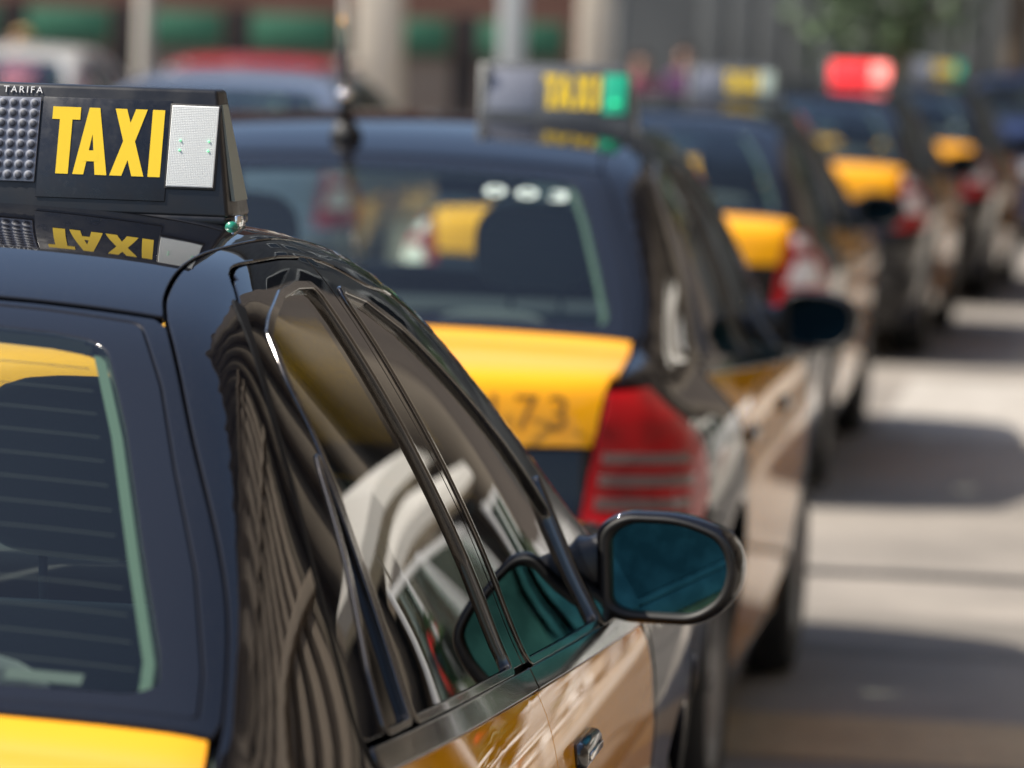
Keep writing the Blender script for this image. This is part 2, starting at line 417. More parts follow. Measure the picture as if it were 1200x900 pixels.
def mirrored(me):
    V, faces, NV = NVS[me.name]; f = np.array([-1, 1, 1.0])
    return finish(me.name + '_l', V * f, [q[::-1] for q in faces], NV * f)

# ------------------------------------------------------------------ the taxi's skins
SIDE = Par((1, 0, 0)); SIDEUP = Par((.85, -.25, .43)); TOP = Par((0, 0, 1)); REAR = Par((0, -1, 0)); FRONT = Par((0, 1, 0))
def belt(y): return 0.891 - 0.047 * (y - 1.1)
def ybp(z): return np.interp(z, [.06, .80, .86, 1.05, 1.37], [1.875, 1.835, 1.828, 1.828, 1.770])

def make_skins(body, sp=0.035):
    K = {}
    dr = body.droof
    def S(pts): p = np.asarray(pts, float); return cast(body, SIDE, np.stack([p[:, 0] , p[:, 1]], 1) @ np.array([[1, 0], [0, 1.0]]))
    # side axes: u = cross(z, x) = +y, v = +z
    def T_(pts): 
        p = np.asarray(pts, float); P = np.zeros((len(p), 3)); P[:, :2] = p; P[:, 1] = body.ym(p[:, 1])
        P[:, 0] *= 1 + body.wide / .5 * np.clip((body.Tc(P[:, 1]) - .95) / .45, 0, 1); return cast(body, TOP, TOP.to2d(P))
    def R_(pts):
        p = np.asarray(pts, float); P = np.zeros((len(p), 3)); P[:, 0] = p[:, 0]; P[:, 2] = p[:, 1]; return cast(body, REAR, REAR.to2d(P))
    d2 = lambda z: z + dr * np.clip((z - .95) / .42, 0, 1)      # roof height change carried into the side outlines
    def SZ(pts):
        p = np.array(pts, float); p[:, 1] = d2(p[:, 1]) - np.clip((p[:, 1] - 1.28) / .06, 0, 1) * (.006 + body.drop * np.interp(p[:, 0], [1.4, 1.72, 2.0, 2.2], [.05, .2, .6, .75])); return p
    # door opening in the side view
    rear_edge = spline(SZ([(1.395, 1.358), (1.345, 1.343), (1.26, 1.305), (1.13, 1.217), (1.03, 1.128), (.96, 1.053), (.905, .975), (.87, .915), (.885, .85), (1.0, .73), (1.16, .57), (1.29, .42), (1.345, .25), (1.358, .125)]), 4)
    top_edge = spline(SZ([(2.76, .93), (2.62, 1.02), (2.46, 1.128), (2.30, 1.223), (2.15, 1.298), (2.02, 1.340), (1.86, 1.366), (1.68, 1.371), (1.54, 1.370), (1.45, 1.367), (1.395, 1.358)]), 4)
    opening = np.vstack([top_edge[:-1], rear_edge, [(2.87, .125), (2.915, .30), (2.925, .50), (2.915, .75), (2.88, .86)]])
    opening_s = fillet(opening, [0] * (len(top_edge) - 1 + len(rear_edge) - 1) + [.04, .05, 0, 0, 0, .05])
    open3 = S(opening_s)
    # hatch side seam, on the glass edge and down the tail
    seam_glass = T_(spline([(.488, 1.182), (.528, 1.07), (.570, .953), (.628, .805), (.661, .705), (.683, .60), (.697, .50), (.702, .40)], 5))
    seam_lid = T_([(.702, .30), (.698, .22)])
    seam_tail = R_([(.690, .915), (.678, .87), (.668, .80), (.656, .72), (.646, .64), (.642, .605)])
    ditch = T_(spline([(.488, 1.182), (.474, 1.245), (.467, 1.34), (.472, 1.44), (.486, 1.55), (.500, 1.68), (.508, 1.85), (.513, 2.05), (.527, 2.26)], 5))
    apil = T_(spline([(.527, 2.26), (.555, 2.45), (.60, 2.68), (.645, 2.9), (.668, 3.02)], 4))
    # tail lamp outline
    CYL = Cyl(.25, .75, -math.pi / 2)
    lamp_in = seam_tail[1:]
    lamp_out = S([(.30, .605), (.375, .65), (.385, .72), (.355, .79), (.28, .85)])
    lamp_top = R_([(.755, .893)])
    lamp3 = np.vstack([R_([(.682, .885)]), lamp_in[1:], R_([(.72, .602)]), lamp_out, lamp_top])
    arch_r = [(0.95 + .380 * math.cos(a), .205 + .380 * math.sin(a)) for a in np.linspace(math.pi + .25, -.35, 26)]
    arch_f = [(3.46 + .380 * math.cos(a), .205 + .380 * math.sin(a)) for a in np.linspace(math.pi + .35, -.3, 26)]
    # body side: ditch, A pillar, cowl, front shut line, sill, rear arch, bumper edge, lamp edge, hatch seam
    lower = S([(2.99, .842), (2.955, .80), (2.955, .5), (2.93, .3), (2.90, .03), (1.36, .03)] + [q for q in arch_r[::-1] if q[0] > .62 or q[1] > .5] + [(.605, .585), (.42, .602)])
    side_out = np.vstack([ditch, apil[1:], lower, lamp_out[1:], lamp_top, R_([(.69, .90)]), seam_lid[::-1], seam_glass[::-1][:-1]])
    K['body_side'] = panel(body, 'body_side', SIDEUP, side_out, [open3], sp=sp * .8, gap=.0034, lip=.004)
    up = np.array([p for p in rear_edge if .62 < p[1] < 1.325])
    tgv = np.gradient(up, axis=0); tgv /= np.linalg.norm(tgv, axis=1)[:, None]; nrm = np.stack([-tgv[:, 1], tgv[:, 0]], 1)
    K['door_seal'] = panel(body, 'door_seal', SIDEUP, S(np.vstack([up + nrm * .0050, (up - nrm * .0050)[::-1]])), sp=.012, gap=0, off=.0012, flange=.006, lip=.0016)
    # doors
    def dtop(y): return belt(y) - .026
    yb = lambda z: float(ybp(z))
    lowrear = [p for p in rear_edge if p[1] < .86]
    rd = np.vstack([[(yb(.85), dtop(1.85)), (.905, dtop(.905))], [p for p in lowrear if p[1] < dtop(.905) - .01], [(yb(.125), .125), (yb(.5), .5), (yb(.8), .8)]])
    K['rear_door'] = panel(body, 'rear_door', SIDE, S(resample(rd, .05)), sp=sp)
    fd = np.array([(2.872, dtop(2.87)), (yb(.85), dtop(1.85)), (yb(.8), .8), (yb(.5), .5), (yb(.125), .125), (2.87, .125), (2.915, .30), (2.925, .50), (2.915, .75)])
    K['front_door'] = panel(body, 'front_door', SIDE, S(resample(fillet(fd, [.0, 0, 0, 0, .03, .04, 0, .05, 0]), .05)), sp=sp)
    # belt mouldings, standing proud
    for nm, y0, y1 in (('rear', .885, 1.824), ('front', 1.832, 2.84)):
        ys = np.linspace(y0, y1, 24)
        poly = np.vstack([np.stack([ys, belt(ys) + .001], 1), np.stack([ys, belt(ys) - .0235], 1)[::-1]])
        K[nm + '_moulding'] = panel(body, nm + '_moulding', SIDE, poly, sp=.02, gap=.001, off=.0055, lip=.004, flange=.012)
    # window frames and panes
    gin = lambda y: belt(y) + .004
    rframe_out = np.vstack([[(yb(.86) , gin(1.84))], [(yb(z), z) for z in np.linspace(.95, 1.36, 6)],
                            [p for p in top_edge if p[0] < yb(1.37) - .02], [p for p in rear_edge if p[1] > gin(.9)], [(.90, gin(.9))]])
    gtop = lambda y: np.interp(y, [1.30, 1.42, 1.6, 1.79, 1.94, 2.06, 2.2, 2.35, 2.5, 2.6], [1.285, 1.318, 1.326, 1.320, 1.298, 1.258, 1.190, 1.105, 1.003, .93]) + dr - body.drop * np.interp(y, [1.6, 2.0, 2.2, 2.4], [0, .15, .15, 0])
    yr = lambda z: np.interp(z, [.90, .95, 1.045, 1.12, 1.21, 1.255], [.965, 1.005, 1.10, 1.165, 1.235, 1.27])
    bar = lambda z: np.interp(z, [.893, 1.01, 1.117, 1.211], [1.105, 1.150, 1.195, 1.243])
    bb = lambda z: ybp(z) - .085
    quarter = [(bar(.905) - .012, gin(1.08) + .006), (bar(1.05) - .010, d2(1.05)), (bar(1.165) - .008, d2(1.165)), (yr(1.15) + .004, d2(1.15)), (yr(1.05), d2(1.05)), (yr(.96), d2(.96)), (yr(.92), gin(.98) + .006)]
    main = [(bar(.905) + .014, gin(1.1) + .006), (bb(.87), gin(1.75) + .006)] + [(bb(z), z) for z in (1.0, 1.15, 1.25)] + [(bb(1.33), gtop(1.68))] + \
           [(y, gtop(y)) for y in (1.6, 1.50)] + [(1.375, gtop(1.375) - .004), (1.32, d2(1.288)), (yr(1.245) + .005, d2(1.24)), (bar(1.2) + .014, d2(1.19)), (bar(1.06) + .013, d2(1.06))]
    main = fillet(main, [.012, .012, 0, 0, 0, .02, 0, 0, .03, 0, .015, 0, 0]); quarter = fillet(quarter, [.01, 0, .006, .006, 0, .0, .012])
    K['rear_frame'] = panel(body, 'rear_frame', SIDE, S(rframe_out), [S(main), S(quarter)], sp=sp * .6, gap=.0030, off=-.001)
    K['rear_trim'] = panel(body, 'rear_trim', SIDE, inset(resample(main, .02), -.0075), [inset(resample(main, .02), -.0005)], sp=.012, gap=0, off=.0025, lip=.0028, flange=.006)
    K['quarter_trim'] = panel(body, 'quarter_trim', SIDE, inset(resample(quarter, .02), -.0055), [inset(resample(quarter, .02), -.0005)], sp=.012, gap=0, off=.0025, lip=.002, flange=.006)
    K['rear_pane'] = panel(body, 'rear_pane', SIDE, main, sp=sp, gap=-.002, off=-.0065, flange=0)
    K['quarter_pane'] = panel(body, 'quarter_pane', SIDE, quarter, sp=sp, gap=-.002, off=-.0065, flange=0)
    bf = lambda z: ybp(z) + .046
    fframe_out = np.vstack([[(yb(.86) + .001, gin(1.85)), (2.80, gin(2.80)), (2.79, .91)], top_edge[:-1][[i for i, p in enumerate(top_edge[:-1]) if p[0] > 1.80]], [(yb(z), z) for z in np.linspace(1.37, .95, 6)]])
    ff = [(bf(.87), gin(1.88) + .006), (2.50, gin(2.50) + .006), (2.525, .978 + dr * .3)] + [(y, gtop(y)) for y in (2.46, 2.39, 2.30, 2.22, 2.14, 2.06, 2.0, 1.94)] + [(bf(1.33), gtop(1.82))] + [(bf(z), z) for z in (1.25, 1.1, 1.0)]
    ff = fillet(ff, [.012, .015, .01] + [0] * 8 + [.02] + [0] * 3)
    K['front_frame'] = panel(body, 'front_frame', SIDE, S(fframe_out), [S(ff)], sp=sp * .6, gap=.0030, off=-.001)
    K['front_trim'] = panel(body, 'front_trim', SIDE, inset(resample(ff, .02), -.0075), [inset(resample(ff, .02), -.0005)], sp=.012, gap=0, off=.0025, lip=.0028, flange=.006)
    K['front_pane'] = panel(body, 'front_pane', SIDE, ff, sp=sp, gap=-.002, off=-.0065, flange=0)
    sail = fillet([(2.505, belt(2.505) + .004), (2.79, belt(2.79) + .006), (2.76, .90), (2.65, .975), (2.535, 1.03)], [.01, .02, .02, 0, .02])
    K['sail'] = panel(body, 'sail', SIDE, sail, sp=.02, gap=0, off=.008, flange=.014, lip=.005)
    # roof
    def both(c): return np.vstack([c, (c * np.array([-1, 1, 1]))[::-1]])
    rear_roof = T_([(.35, 1.188), (.15, 1.190), (0, 1.190)])
    front_roof = T_([(.527, 2.26), (.45, 2.285), (.2, 2.33), (0, 2.34)])
    half = np.vstack([rear_roof[::-1], ditch, front_roof[1:]])
    full = np.vstack([half, (half[1:-1] * np.array([-1, 1, 1]))[::-1]])
    K['roof'] = panel(body, 'roof', TOP, full, sp=sp)
    # tailgate: glass border, glass, lid and lower panel
    mx = np.array([-1, 1, 1])
    def sym(c): return np.vstack([c, (c[1:-1] * mx)[::-1]])
    hf_out = sym(np.vstack([T_([(0, 1.182), (.15, 1.182), (.35, 1.180), (.480, 1.175)]), seam_glass[1:-7], T_([(.690, .512), (.4, .500), (0, .496)])]))
    gl_out = sym(T_(fillet([(0, 1.170), (.2, 1.169), (.36, 1.166), (.468, 1.158), (.517, 1.04), (.562, .905), (.620, .745), (.660, .60), (.671, .530), (.4, .516), (0, .511)], [0, 0, 0, .015, 0, 0, 0, 0, .015, 0, 0])))
    gl_in = fillet([(0, 1.125), (.2, 1.123), (.38, 1.115), (.440, 1.105), (.497, .957), (.560, .765), (.612, .615), (.622, .57), (.60, .552), (.35, .54), (0, .537)], [0, 0, 0, .03, 0, 0, 0, .02, .02, 0, 0])
    gl_in = np.vstack([gl_in, (gl_in[1:-1] * np.array([-1, 1]))[::-1]])
    GL = Par((0, -.45, .9)); gi3 = T_(gl_in)
    K['hatch_frame'] = panel(body, 'hatch_frame', GL, hf_out, [gl_out], sp=.022, gap=.0026, off=-.001, lip=.005)
    K['glass_border'] = panel(body, 'glass_border', GL, gl_out, [gi3], sp=sp * .8, gap=.003, off=-.002, lip=.004)
    K['rear_glass'] = panel(body, 'rear_glass', GL, gi3, sp=sp, gap=-.0005, off=-.003, flange=0)
    ribs = []
    for k in range(13):
        y = .59 + k * .039; xe = np.interp(y, [.56, 1.1], [.625, .44]) - .02
        xs = np.linspace(-xe, xe, 40); a = T_(np.stack([xs, np.full(40, y)], 1)); b = T_(np.stack([xs, np.full(40, y + .0018)], 1))
        ribs.append((a, b))
    bm = bmesh.new()
    for a, b in ribs:
        va = [bm.verts.new(p - np.array([0, -.003, .006])) for p in a]; vb = [bm.verts.new(p - np.array([0, -.003, .006])) for p in b]
        for i in range(39): bm.faces.new((va[i], va[i + 1], vb[i + 1], vb[i]))
    K['heater'] = bm_mesh(bm, 'heater')
    ed = np.array([(.436, 1.10), (.490, .957), (.553, .765), (.604, .615), (.610, .572)])
    strip = T_(np.vstack([ed + [.004, 0], (ed - [.008, 0])[::-1]]))
    K['edge_trim'] = panel(body, 'edge_trim', GL, strip, sp=.02, gap=0, off=-.016, flange=0)  # pale green strip just under the glass, along its side edge
    LID = Par((0, -.72, .7))
    lid = np.vstack([T_([(0, .490), (.4, .494), (.688, .505), (.702, .40)]), seam_lid, seam_tail[:3], R_([(.660, .765), (.4, .757), (0, .755)])])
    lid = np.vstack([lid, (lid[1:-1] * np.array([-1, 1, 1]))[::-1]])
    K['lid'] = panel(body, 'lid', LID, lid, sp=sp * .8, gap=.0028)
    low = np.vstack([R_([(0, .7535), (.4, .7555), (.659, .7635)]), seam_tail[3:], R_([(.4, .60), (0, .60)])])
    low = np.vstack([low, (low[1:-1] * np.array([-1, 1, 1]))[::-1]])
    K['lower_gate'] = panel(body, 'lower_gate', REAR, low, sp=sp, gap=.0012)
    # tail lamps and their strips
    K['tail_lamp'] = panel(body, 'tail_lamp', CYL, lamp3, sp=.02, gap=.003, off=.003, lip=.004)
    def rear_pt(f, z):                        # f = 0 at the inner edge, 1 at the outer edge of the lamp
        i = np.interp(z, [.605, .72, .80, .885], [.642, .656, .668, .682])
        a0 = math.atan2(R_([(i, z)])[0][1] - .75, i - .25); yo = np.interp(z, [.605, .65, .72, .79, .85], [.30, .375, .385, .355, .28])
        po = S([(yo, z)])[0]; a1 = math.atan2(po[1] - .75, po[0] - .25)
        return ((a0 + (a1 - a0) * f + math.pi / 2) * .7, z)
    for j, (z0, z1) in enumerate([(.735, .757), (.688, .712), (.640, .664)]):
        poly = [rear_pt(f, z0) for f in np.linspace(.06, .66, 10)] + [rear_pt(f, z1) for f in np.linspace(.66, .06, 10)]
        K['strip%d' % j] = panel(body, 'lamp_strip', CYL, np.array(poly), sp=.012, gap=0, off=.006, lip=.002, flange=.004)
    poly = [rear_pt(f, .69) for f in np.linspace(.10, .62, 10)] + [rear_pt(f, .79) for f in np.linspace(.66, .16, 10)]
    K['white_lens'] = panel(body, 'white_lens', CYL, fillet(poly[::3], .01), sp=.012, gap=0, off=.006, lip=.002, flange=.004)
    poly = [rear_pt(f, .835) for f in np.linspace(.22, .80, 8)] + [rear_pt(f, .882) for f in np.linspace(.68, .22, 8)]
    K['top_lens'] = panel(body, 'top_lens', CYL, fillet(poly[::3], .008), sp=.012, gap=0, off=.006, lip=.002, flange=.004)
    # bumpers
    CR = Cyl(0, 1.4, -math.pi / 2); CF = Cyl(0, 3.1, math.pi / 2)
    rb = [(.605, .235)] + [(.95 + .345 * math.cos(a), .30 + .345 * math.sin(a)) for a in np.linspace(math.pi, math.pi - .98, 8)]
    pb = np.vstack([R_([(0, .598), (.35, .598), (.62, .601), (.72, .600)]), S([(.30, .602), (.45, .60), (.60, .58)]), S([(.566, .42), (.555, .30), (.55, .08)]), S([(.3, .065)]), R_([(.6, .055), (.3, .05), (0, .05)])])
    pb = np.vstack([pb, (pb[1:-1] * np.array([-1, 1, 1]))[::-1]])
    K['rear_bumper'] = panel(body, 'rear_bumper', CR, pb, sp=sp, gap=.003, off=.004, lip=.004)
    st = np.vstack([S([(.55, .475), (.34, .475)]), R_([(.72, .475), (.4, .475), (0, .475)])]); s2 = np.vstack([S([(.55, .435), (.34, .435)]), R_([(.72, .435), (.4, .435), (0, .435)])])
    mx = np.array([-1, 1, 1]); st = np.vstack([st, (st[:-1] * mx)[::-1]]); s2 = np.vstack([s2, (s2[:-1] * mx)[::-1]])
    K['rear_strip'] = panel(body, 'bumper_strip', CR, np.vstack([st, s2[::-1]]), sp=.02, gap=0, off=.013, lip=.006, flange=.012)
    fb = np.array([(3.815, .60), (4.1, .60)]); Fp = lambda pts: cast(body, FRONT, FRONT.to2d(np.array([(x, 0, z) for x, z in pts])))
    pf = np.vstack([Fp([(0, .60), (.35, .60), (.6, .60)]), S([(4.15, .60), (3.85, .598), (3.855, .40), (3.86, .08), (4.1, .075)]), Fp([(.55, .065), (0, .06)])])
    pf = np.vstack([pf, (pf[1:-1] * mx)[::-1]])
    K['front_bumper'] = panel(body, 'front_bumper', CF, pf, sp=sp * 1.3, gap=.003, off=.004)
    # front wing, bonnet, windscreen, head lamps, grille
    wingtop = T_(spline([(.675, 3.04), (.685, 3.3), (.68, 3.6), (.66, 3.9), (.62, 4.12)], 4))
    CH = Cyl(.2, 3.7, math.pi / 2)
    lampS = S([(4.02, .72), (4.03, .64)])
    wf = np.vstack([wingtop, S([(4.06, .735), (4.02, .715), (4.02, .625), (3.84, .606)]), S(arch_f[::-1]), S([(2.91, .03), (2.938, .3), (2.962, .5), (2.962, .80), (2.995, .838)])])
    K['front_wing'] = panel(body, 'front_wing', Par((.85, .25, .43)), wf, sp=sp * 1.2)
    bon = np.vstack([T_([(0, 3.13), (.35, 3.10), (.655, 3.035)]), wingtop[1:], T_([(.55, 4.2), (.3, 4.30), (0, 4.33)])])
    bon = np.vstack([bon, (bon[1:-1] * mx)[::-1]])
    K['bonnet'] = panel(body, 'bonnet', Par((0, .3, 1)), bon, sp=sp * 1.3)
    ws = np.vstack([T_([(0, 2.347), (.2, 2.337), (.45, 2.292), (.52, 2.27)]), apil[1:], T_([(.64, 3.03), (.35, 3.092), (0, 3.12)])])
    ws = np.vstack([ws, (ws[1:-1] * mx)[::-1]]); WSP = Par((0, .5, .87))
    wi = T_(fillet([(0, 2.375), (.2, 2.365), (.45, 2.33), (.505, 2.40), (.60, 2.88), (.585, 2.955), (.35, 3.02), (0, 3.045)], [0, 0, .03, .02, .02, .03, 0, 0])); wi = np.vstack([wi, (wi[1:-1] * mx)[::-1]])
    K['screen_border'] = panel(body, 'screen_border', WSP, ws, [wi], sp=sp, gap=.003, off=-.002)
    K['windscreen'] = panel(body, 'windscreen', WSP, wi, sp=sp * 1.3, gap=-.0005, off=-.003, flange=0)
    hl = np.vstack([Fp([(.40, .615), (.40, .70), (.55, .715)]), S([(4.10, .715), (4.035, .70), (4.035, .63)]), Fp([(.62, .613)])])
    K['head_lamp'] = panel(body, 'head_lamp', CH, hl, sp=.025, gap=.003, off=.002)
    gr = np.vstack([Fp([(0, .70), (.25, .70), (.375, .69), (.36, .62), (0, .61)])]); gr = np.vstack([gr, (gr[1:-1] * mx)[::-1]])
    K['grille'] = panel(body, 'grille', FRONT, gr, sp=.03, gap=.003)
    ga = np.vstack([Fp([(0, .706), (.25, .706), (.39, .706), (.55, .722)]), S([(4.09, .725)]), T_([(.60, 4.14), (.55, 4.215), (.3, 4.31), (0, 4.34)])]); ga = np.vstack([ga, (ga[1:-1] * mx)[::-1]])
    K['nose'] = panel(body, 'nose', Par((0, .7, .7)), ga, sp=.03, gap=.002)
    # inner shell under the seams, inner trims and head lining
    shell = [(.60, .58), (.60, .60), (.42, .62), (.42, .88), (.9, .84), (1.85, .80), (2.9, .75), (3.0, .78), (3.9, .71), (3.95, .62), (3.86, .58)] + [(3.46 + .40 * math.cos(a), .205 + .40 * math.sin(a)) for a in np.linspace(.1, math.pi + .3, 20)] + [(3.03, .06), (1.38, .06)] + [(0.95 + .40 * math.cos(a), .205 + .40 * math.sin(a)) for a in np.linspace(-.3, math.pi - .9, 18)]
    K['inner_shell'] = panel(body, 'inner_shell', SIDE, np.array(shell), sp=.08, gap=0, off=-.022, flange=0)
    ins = [(.56, .95), (.80, 1.10), (1.10, 1.235 + dr), (1.24, 1.30 + dr), (1.155, 1.225 + dr), (.97, 1.06), (.90, .95)]
    K['pillar_trim'] = panel(body, 'pillar_trim', SIDEUP, S(np.array(ins)), sp=.04, gap=0, off=-.03, flange=0)
    hd = T_([(0, 1.18), (.3, 1.17), (.46, 1.17), (.49, 1.6), (.49, 2.2), (.2, 2.28), (0, 2.3)]); hd = np.vstack([hd, (hd[1:-1] * mx)[::-1]])
    K['headliner'] = panel(body, 'headliner', TOP, hd, sp=.08, gap=0, off=-.035, flange=0)
    for n in ('body_side', 'rear_door', 'front_door', 'rear_moulding', 'front_moulding', 'rear_frame', 'rear_pane', 'quarter_pane', 'front_frame', 'front_pane', 'sail',
              'tail_lamp', 'strip0', 'strip1', 'strip2', 'white_lens', 'top_lens', 'front_wing', 'head_lamp', 'inner_shell', 'pillar_trim', 'edge_trim', 'rear_trim', 'quarter_trim', 'front_trim', 'door_seal'):
        K[n + '_L'] = mirrored(K[n])
    K['body'] = body
    return K

# ------------------------------------------------------------------ shared small parts of a car
def soft_box(name, c, s, bev, mtx=None): return box_me(name, c, s, bev, mtx, 4)
SH = {}
def seat_mesh():
    bm = bmesh.new(); T = Matrix.Translation
    box_bm(bm, (0, .25, .36), (.50, .52, .16), .05, None, 4)                                     # cushion
    box_bm(bm, (0, 0, .30), (.50, .13, .60), .06, T((0, -.02, .36)) @ Matrix.Rotation(R(17), 4, 'X'), 4)   # back
    for s in (-1, 1): box_bm(bm, (s * .22, .02, .30), (.08, .16, .48), .035, T((0, -.02, .36)) @ Matrix.Rotation(R(17), 4, 'X'), 3)
    return bm_mesh(bm, 'seat', True)
def headrest_mesh():
    bm = bmesh.new(); Mx = Matrix.Translation((0, -.02, .36)) @ Matrix.Rotation(R(12), 4, 'X')
    se = lambda c, e: math.copysign(abs(c) ** e, c); nu, nv = 28, 16; rows = []
    for j in range(nv + 1):
        t = math.pi * (j / nv - .5)
        rows.append([bm.verts.new(Mx @ Vector((.148 * se(math.cos(t), .55) * se(math.cos(a), .6), .01 + .055 * se(math.cos(t), .6) * se(math.sin(a), .7), .745 + .105 * se(math.sin(t), .75)))) for a in [k * 2 * math.pi / nu for k in range(nu)]])
    for j in range(nv):
        for k in range(nu): bm.faces.new((rows[j][k], rows[j][(k + 1) % nu], rows[j + 1][(k + 1) % nu], rows[j + 1][k]))
    bmesh.ops.remove_doubles(bm, verts=bm.verts, dist=1e-5)
    for s in (-1, 1): tube_bm(bm, [Mx @ Vector((s * .06, 0, .55)), Mx @ Vector((s * .06, .005, .70))], .006, 6)
    return bm_mesh(bm, 'headrest', True)
def bench_mesh():
    bm = bmesh.new(); T = Matrix.Translation
    box_bm(bm, (0, .26, .36), (1.24, .50, .16), .05, None, 4)
    box_bm(bm, (0, 0, .27), (1.26, .13, .54), .055, T((0, -.02, .36)) @ Matrix.Rotation(R(22), 4, 'X'), 4)
    return bm_mesh(bm, 'rear_seat', True)
def wheel_meshes():
    ty = lathe_x('wheel', [(-.095, .20), (-.098, .235), (-.10, .27), (-.094, .297), (-.07, .309), (0, .311), (.07, .309), (.094, .297), (.10, .27), (.098, .235), (.09, .205), (.075, .195), (-.09, .195), (-.095, .20)])
    bm = bmesh.new()
    n = 60
    def ring(x, r): return [bm.verts.new((x, r * math.cos(k * 2 * math.pi / n), r * math.sin(k * 2 * math.pi / n))) for k in range(n)]
    prev = None
    for x, r in [(.088, .205), (.094, .198), (.07, .185), (.062, .175)]:
        c = ring(x, r)
        if prev:
            for k in range(n): bm.faces.new((prev[k], prev[(k + 1) % n], c[(k + 1) % n], c[k]))
        prev = c
    for k in range(7):                                                      # spokes
        a = k * 2 * math.pi / 7; Mx = Matrix.Rotation(a, 4, 'X')
        box_bm(bm, (.060, 0, .105), (.026, .052, .155), .010, Mx, 2)
    hub = ring(.082, .045); hub2 = ring(.05, .055)
    bm.faces.new(hub); 
    for k in range(n): bm.faces.new((hub[k], hub[(k + 1) % n], hub2[(k + 1) % n], hub2[k]))
    c = ring(.02, .18); bm.faces.new(c)
    return ty, bm_mesh(bm, 'rim', True)
def steering_mesh():
    bm = bmesh.new(); n = 36; Mx = Matrix.Translation((-.36, 2.10, .80)) @ Matrix.Rotation(R(-65), 4, 'X')
    pts = [Mx @ Vector((.185 * math.cos(k * 2 * math.pi / n), .185 * math.sin(k * 2 * math.pi / n), 0)) for k in range(n + 1)]
    tube_bm(bm, pts, .015, 8)
    box_bm(bm, (0, 0, -.02), (.14, .10, .05), .02, Mx); box_bm(bm, (0, 0, -.01), (.36, .035, .02), .008, Mx)
    return bm_mesh(bm, 'steering_wheel', True)
def mirror_outline(n=56):
    # seen from behind: inner edge straight, outer edge round, underside flatter
    P = fillet([(-.098, .050), (-.092, -.062), (-.060, -.0735), (.045, -.073), (.088, -.040), (.099, .010), (.080, .052), (.018, .074), (-.065, .073)],
               [.018, .02, .02, .06, .05, .05, .05, .06, .03], 6)
    return resample(P, .006)
def mirror_meshes():
    O = mirror_outline(); c = np.array([0.0, 0.0])
    bm = bmesh.new(); n = len(O); rings = []
    prof_ = [(.835, .010, 0), (.845, -.003, 0), (.885, -.0105, 0), (.94, -.0115, 0), (.975, -.008, 0), (1.0, -.002, 0), (1.0, .015, 0), (.975, .04, 0), (.90, .066, 0), (.74, .085, 0), (.45, .097, 0), (.1, .101, 0)]
    for s, d, _ in prof_:
        rings.append([bm.verts.new((p[0] * s - (1 - s) * .012 * (d > .03), d, p[1] * s)) for p in O])
    for i in range(len(rings) - 1):
        for k in range(n): bm.faces.new((rings[i][k], rings[i][(k + 1) % n], rings[i + 1][(k + 1) % n], rings[i + 1][k]))
    bm.faces.new(rings[-1])
    bz = bmesh.new(); rb_ = [[bz.verts.new((p[0] * q, d, p[1] * q)) for p in O] for q, d in ((.79, .006), (.80, -.006), (.84, -.0135), (.915, -.0140), (.93, -.0105))]
    for i in range(4):
        for k in range(n): bz.faces.new((rb_[i][k], rb_[i][(k + 1) % n], rb_[i + 1][(k + 1) % n], rb_[i + 1][k]))
    SH['mb'] = bm_mesh(bz, 'bezel', True)
    # stalk to the door sail, merged shape
    housing = bm_mesh(bm, 'mirror_housing', True)
    bm = bmesh.new()
    vs_ = [bm.verts.new((p[0] * .80, .003 + .10 * (p[0] * p[0] + p[1] * p[1]) * 0, p[1] * .80)) for p in O]
    bm.faces.new(vs_); glass = bm_mesh(bm, 'mirror_glass')
    bm = bmesh.new(); n2 = 18; rr = []
    for x, hy, hz, cy, cz in [(-.165, .050, .050, .035, -.012), (-.14, .045, .044, .032, -.012), (-.115, .038, .040, .034, -.008), (-.092, .040, .047, .038, -.004), (-.07, .032, .05, .042, 0)]:
        rr.append([bm.verts.new((x, cy + hy * math.copysign(abs(math.cos(a)) ** .7, math.cos(a)), cz + hz * math.copysign(abs(math.sin(a)) ** .7, math.sin(a)))) for a in [k * 2 * math.pi / n2 for k in range(n2)]])
    for i in range(len(rr) - 1):
        for k in range(n2): bm.faces.new((rr[i][k], rr[i][(k + 1) % n2], rr[i + 1][(k + 1) % n2], rr[i + 1][k]))
    bm.faces.new(rr[0]); bm.faces.new(rr[-1])
    stalk = bm_mesh(bm, 'mirror_arm', True)
    return housing, glass, stalk
def handle_meshes():
    bm = bmesh.new(); box_bm(bm, (0, 0, 0), (.026, .165, .036), .012, None, 4); a = bm_mesh(bm, 'handle', True)
    bm = bmesh.new(); box_bm(bm, (.0145, 0, 0), (.004, .12, .010), .0018, None, 2); b = bm_mesh(bm, 'handle_insert', True)
    return a, b
def flipx(me):
    m2 = me.copy(); m2.transform(Matrix.Diagonal((-1, 1, 1, 1))); m2.flip_normals(); return m2

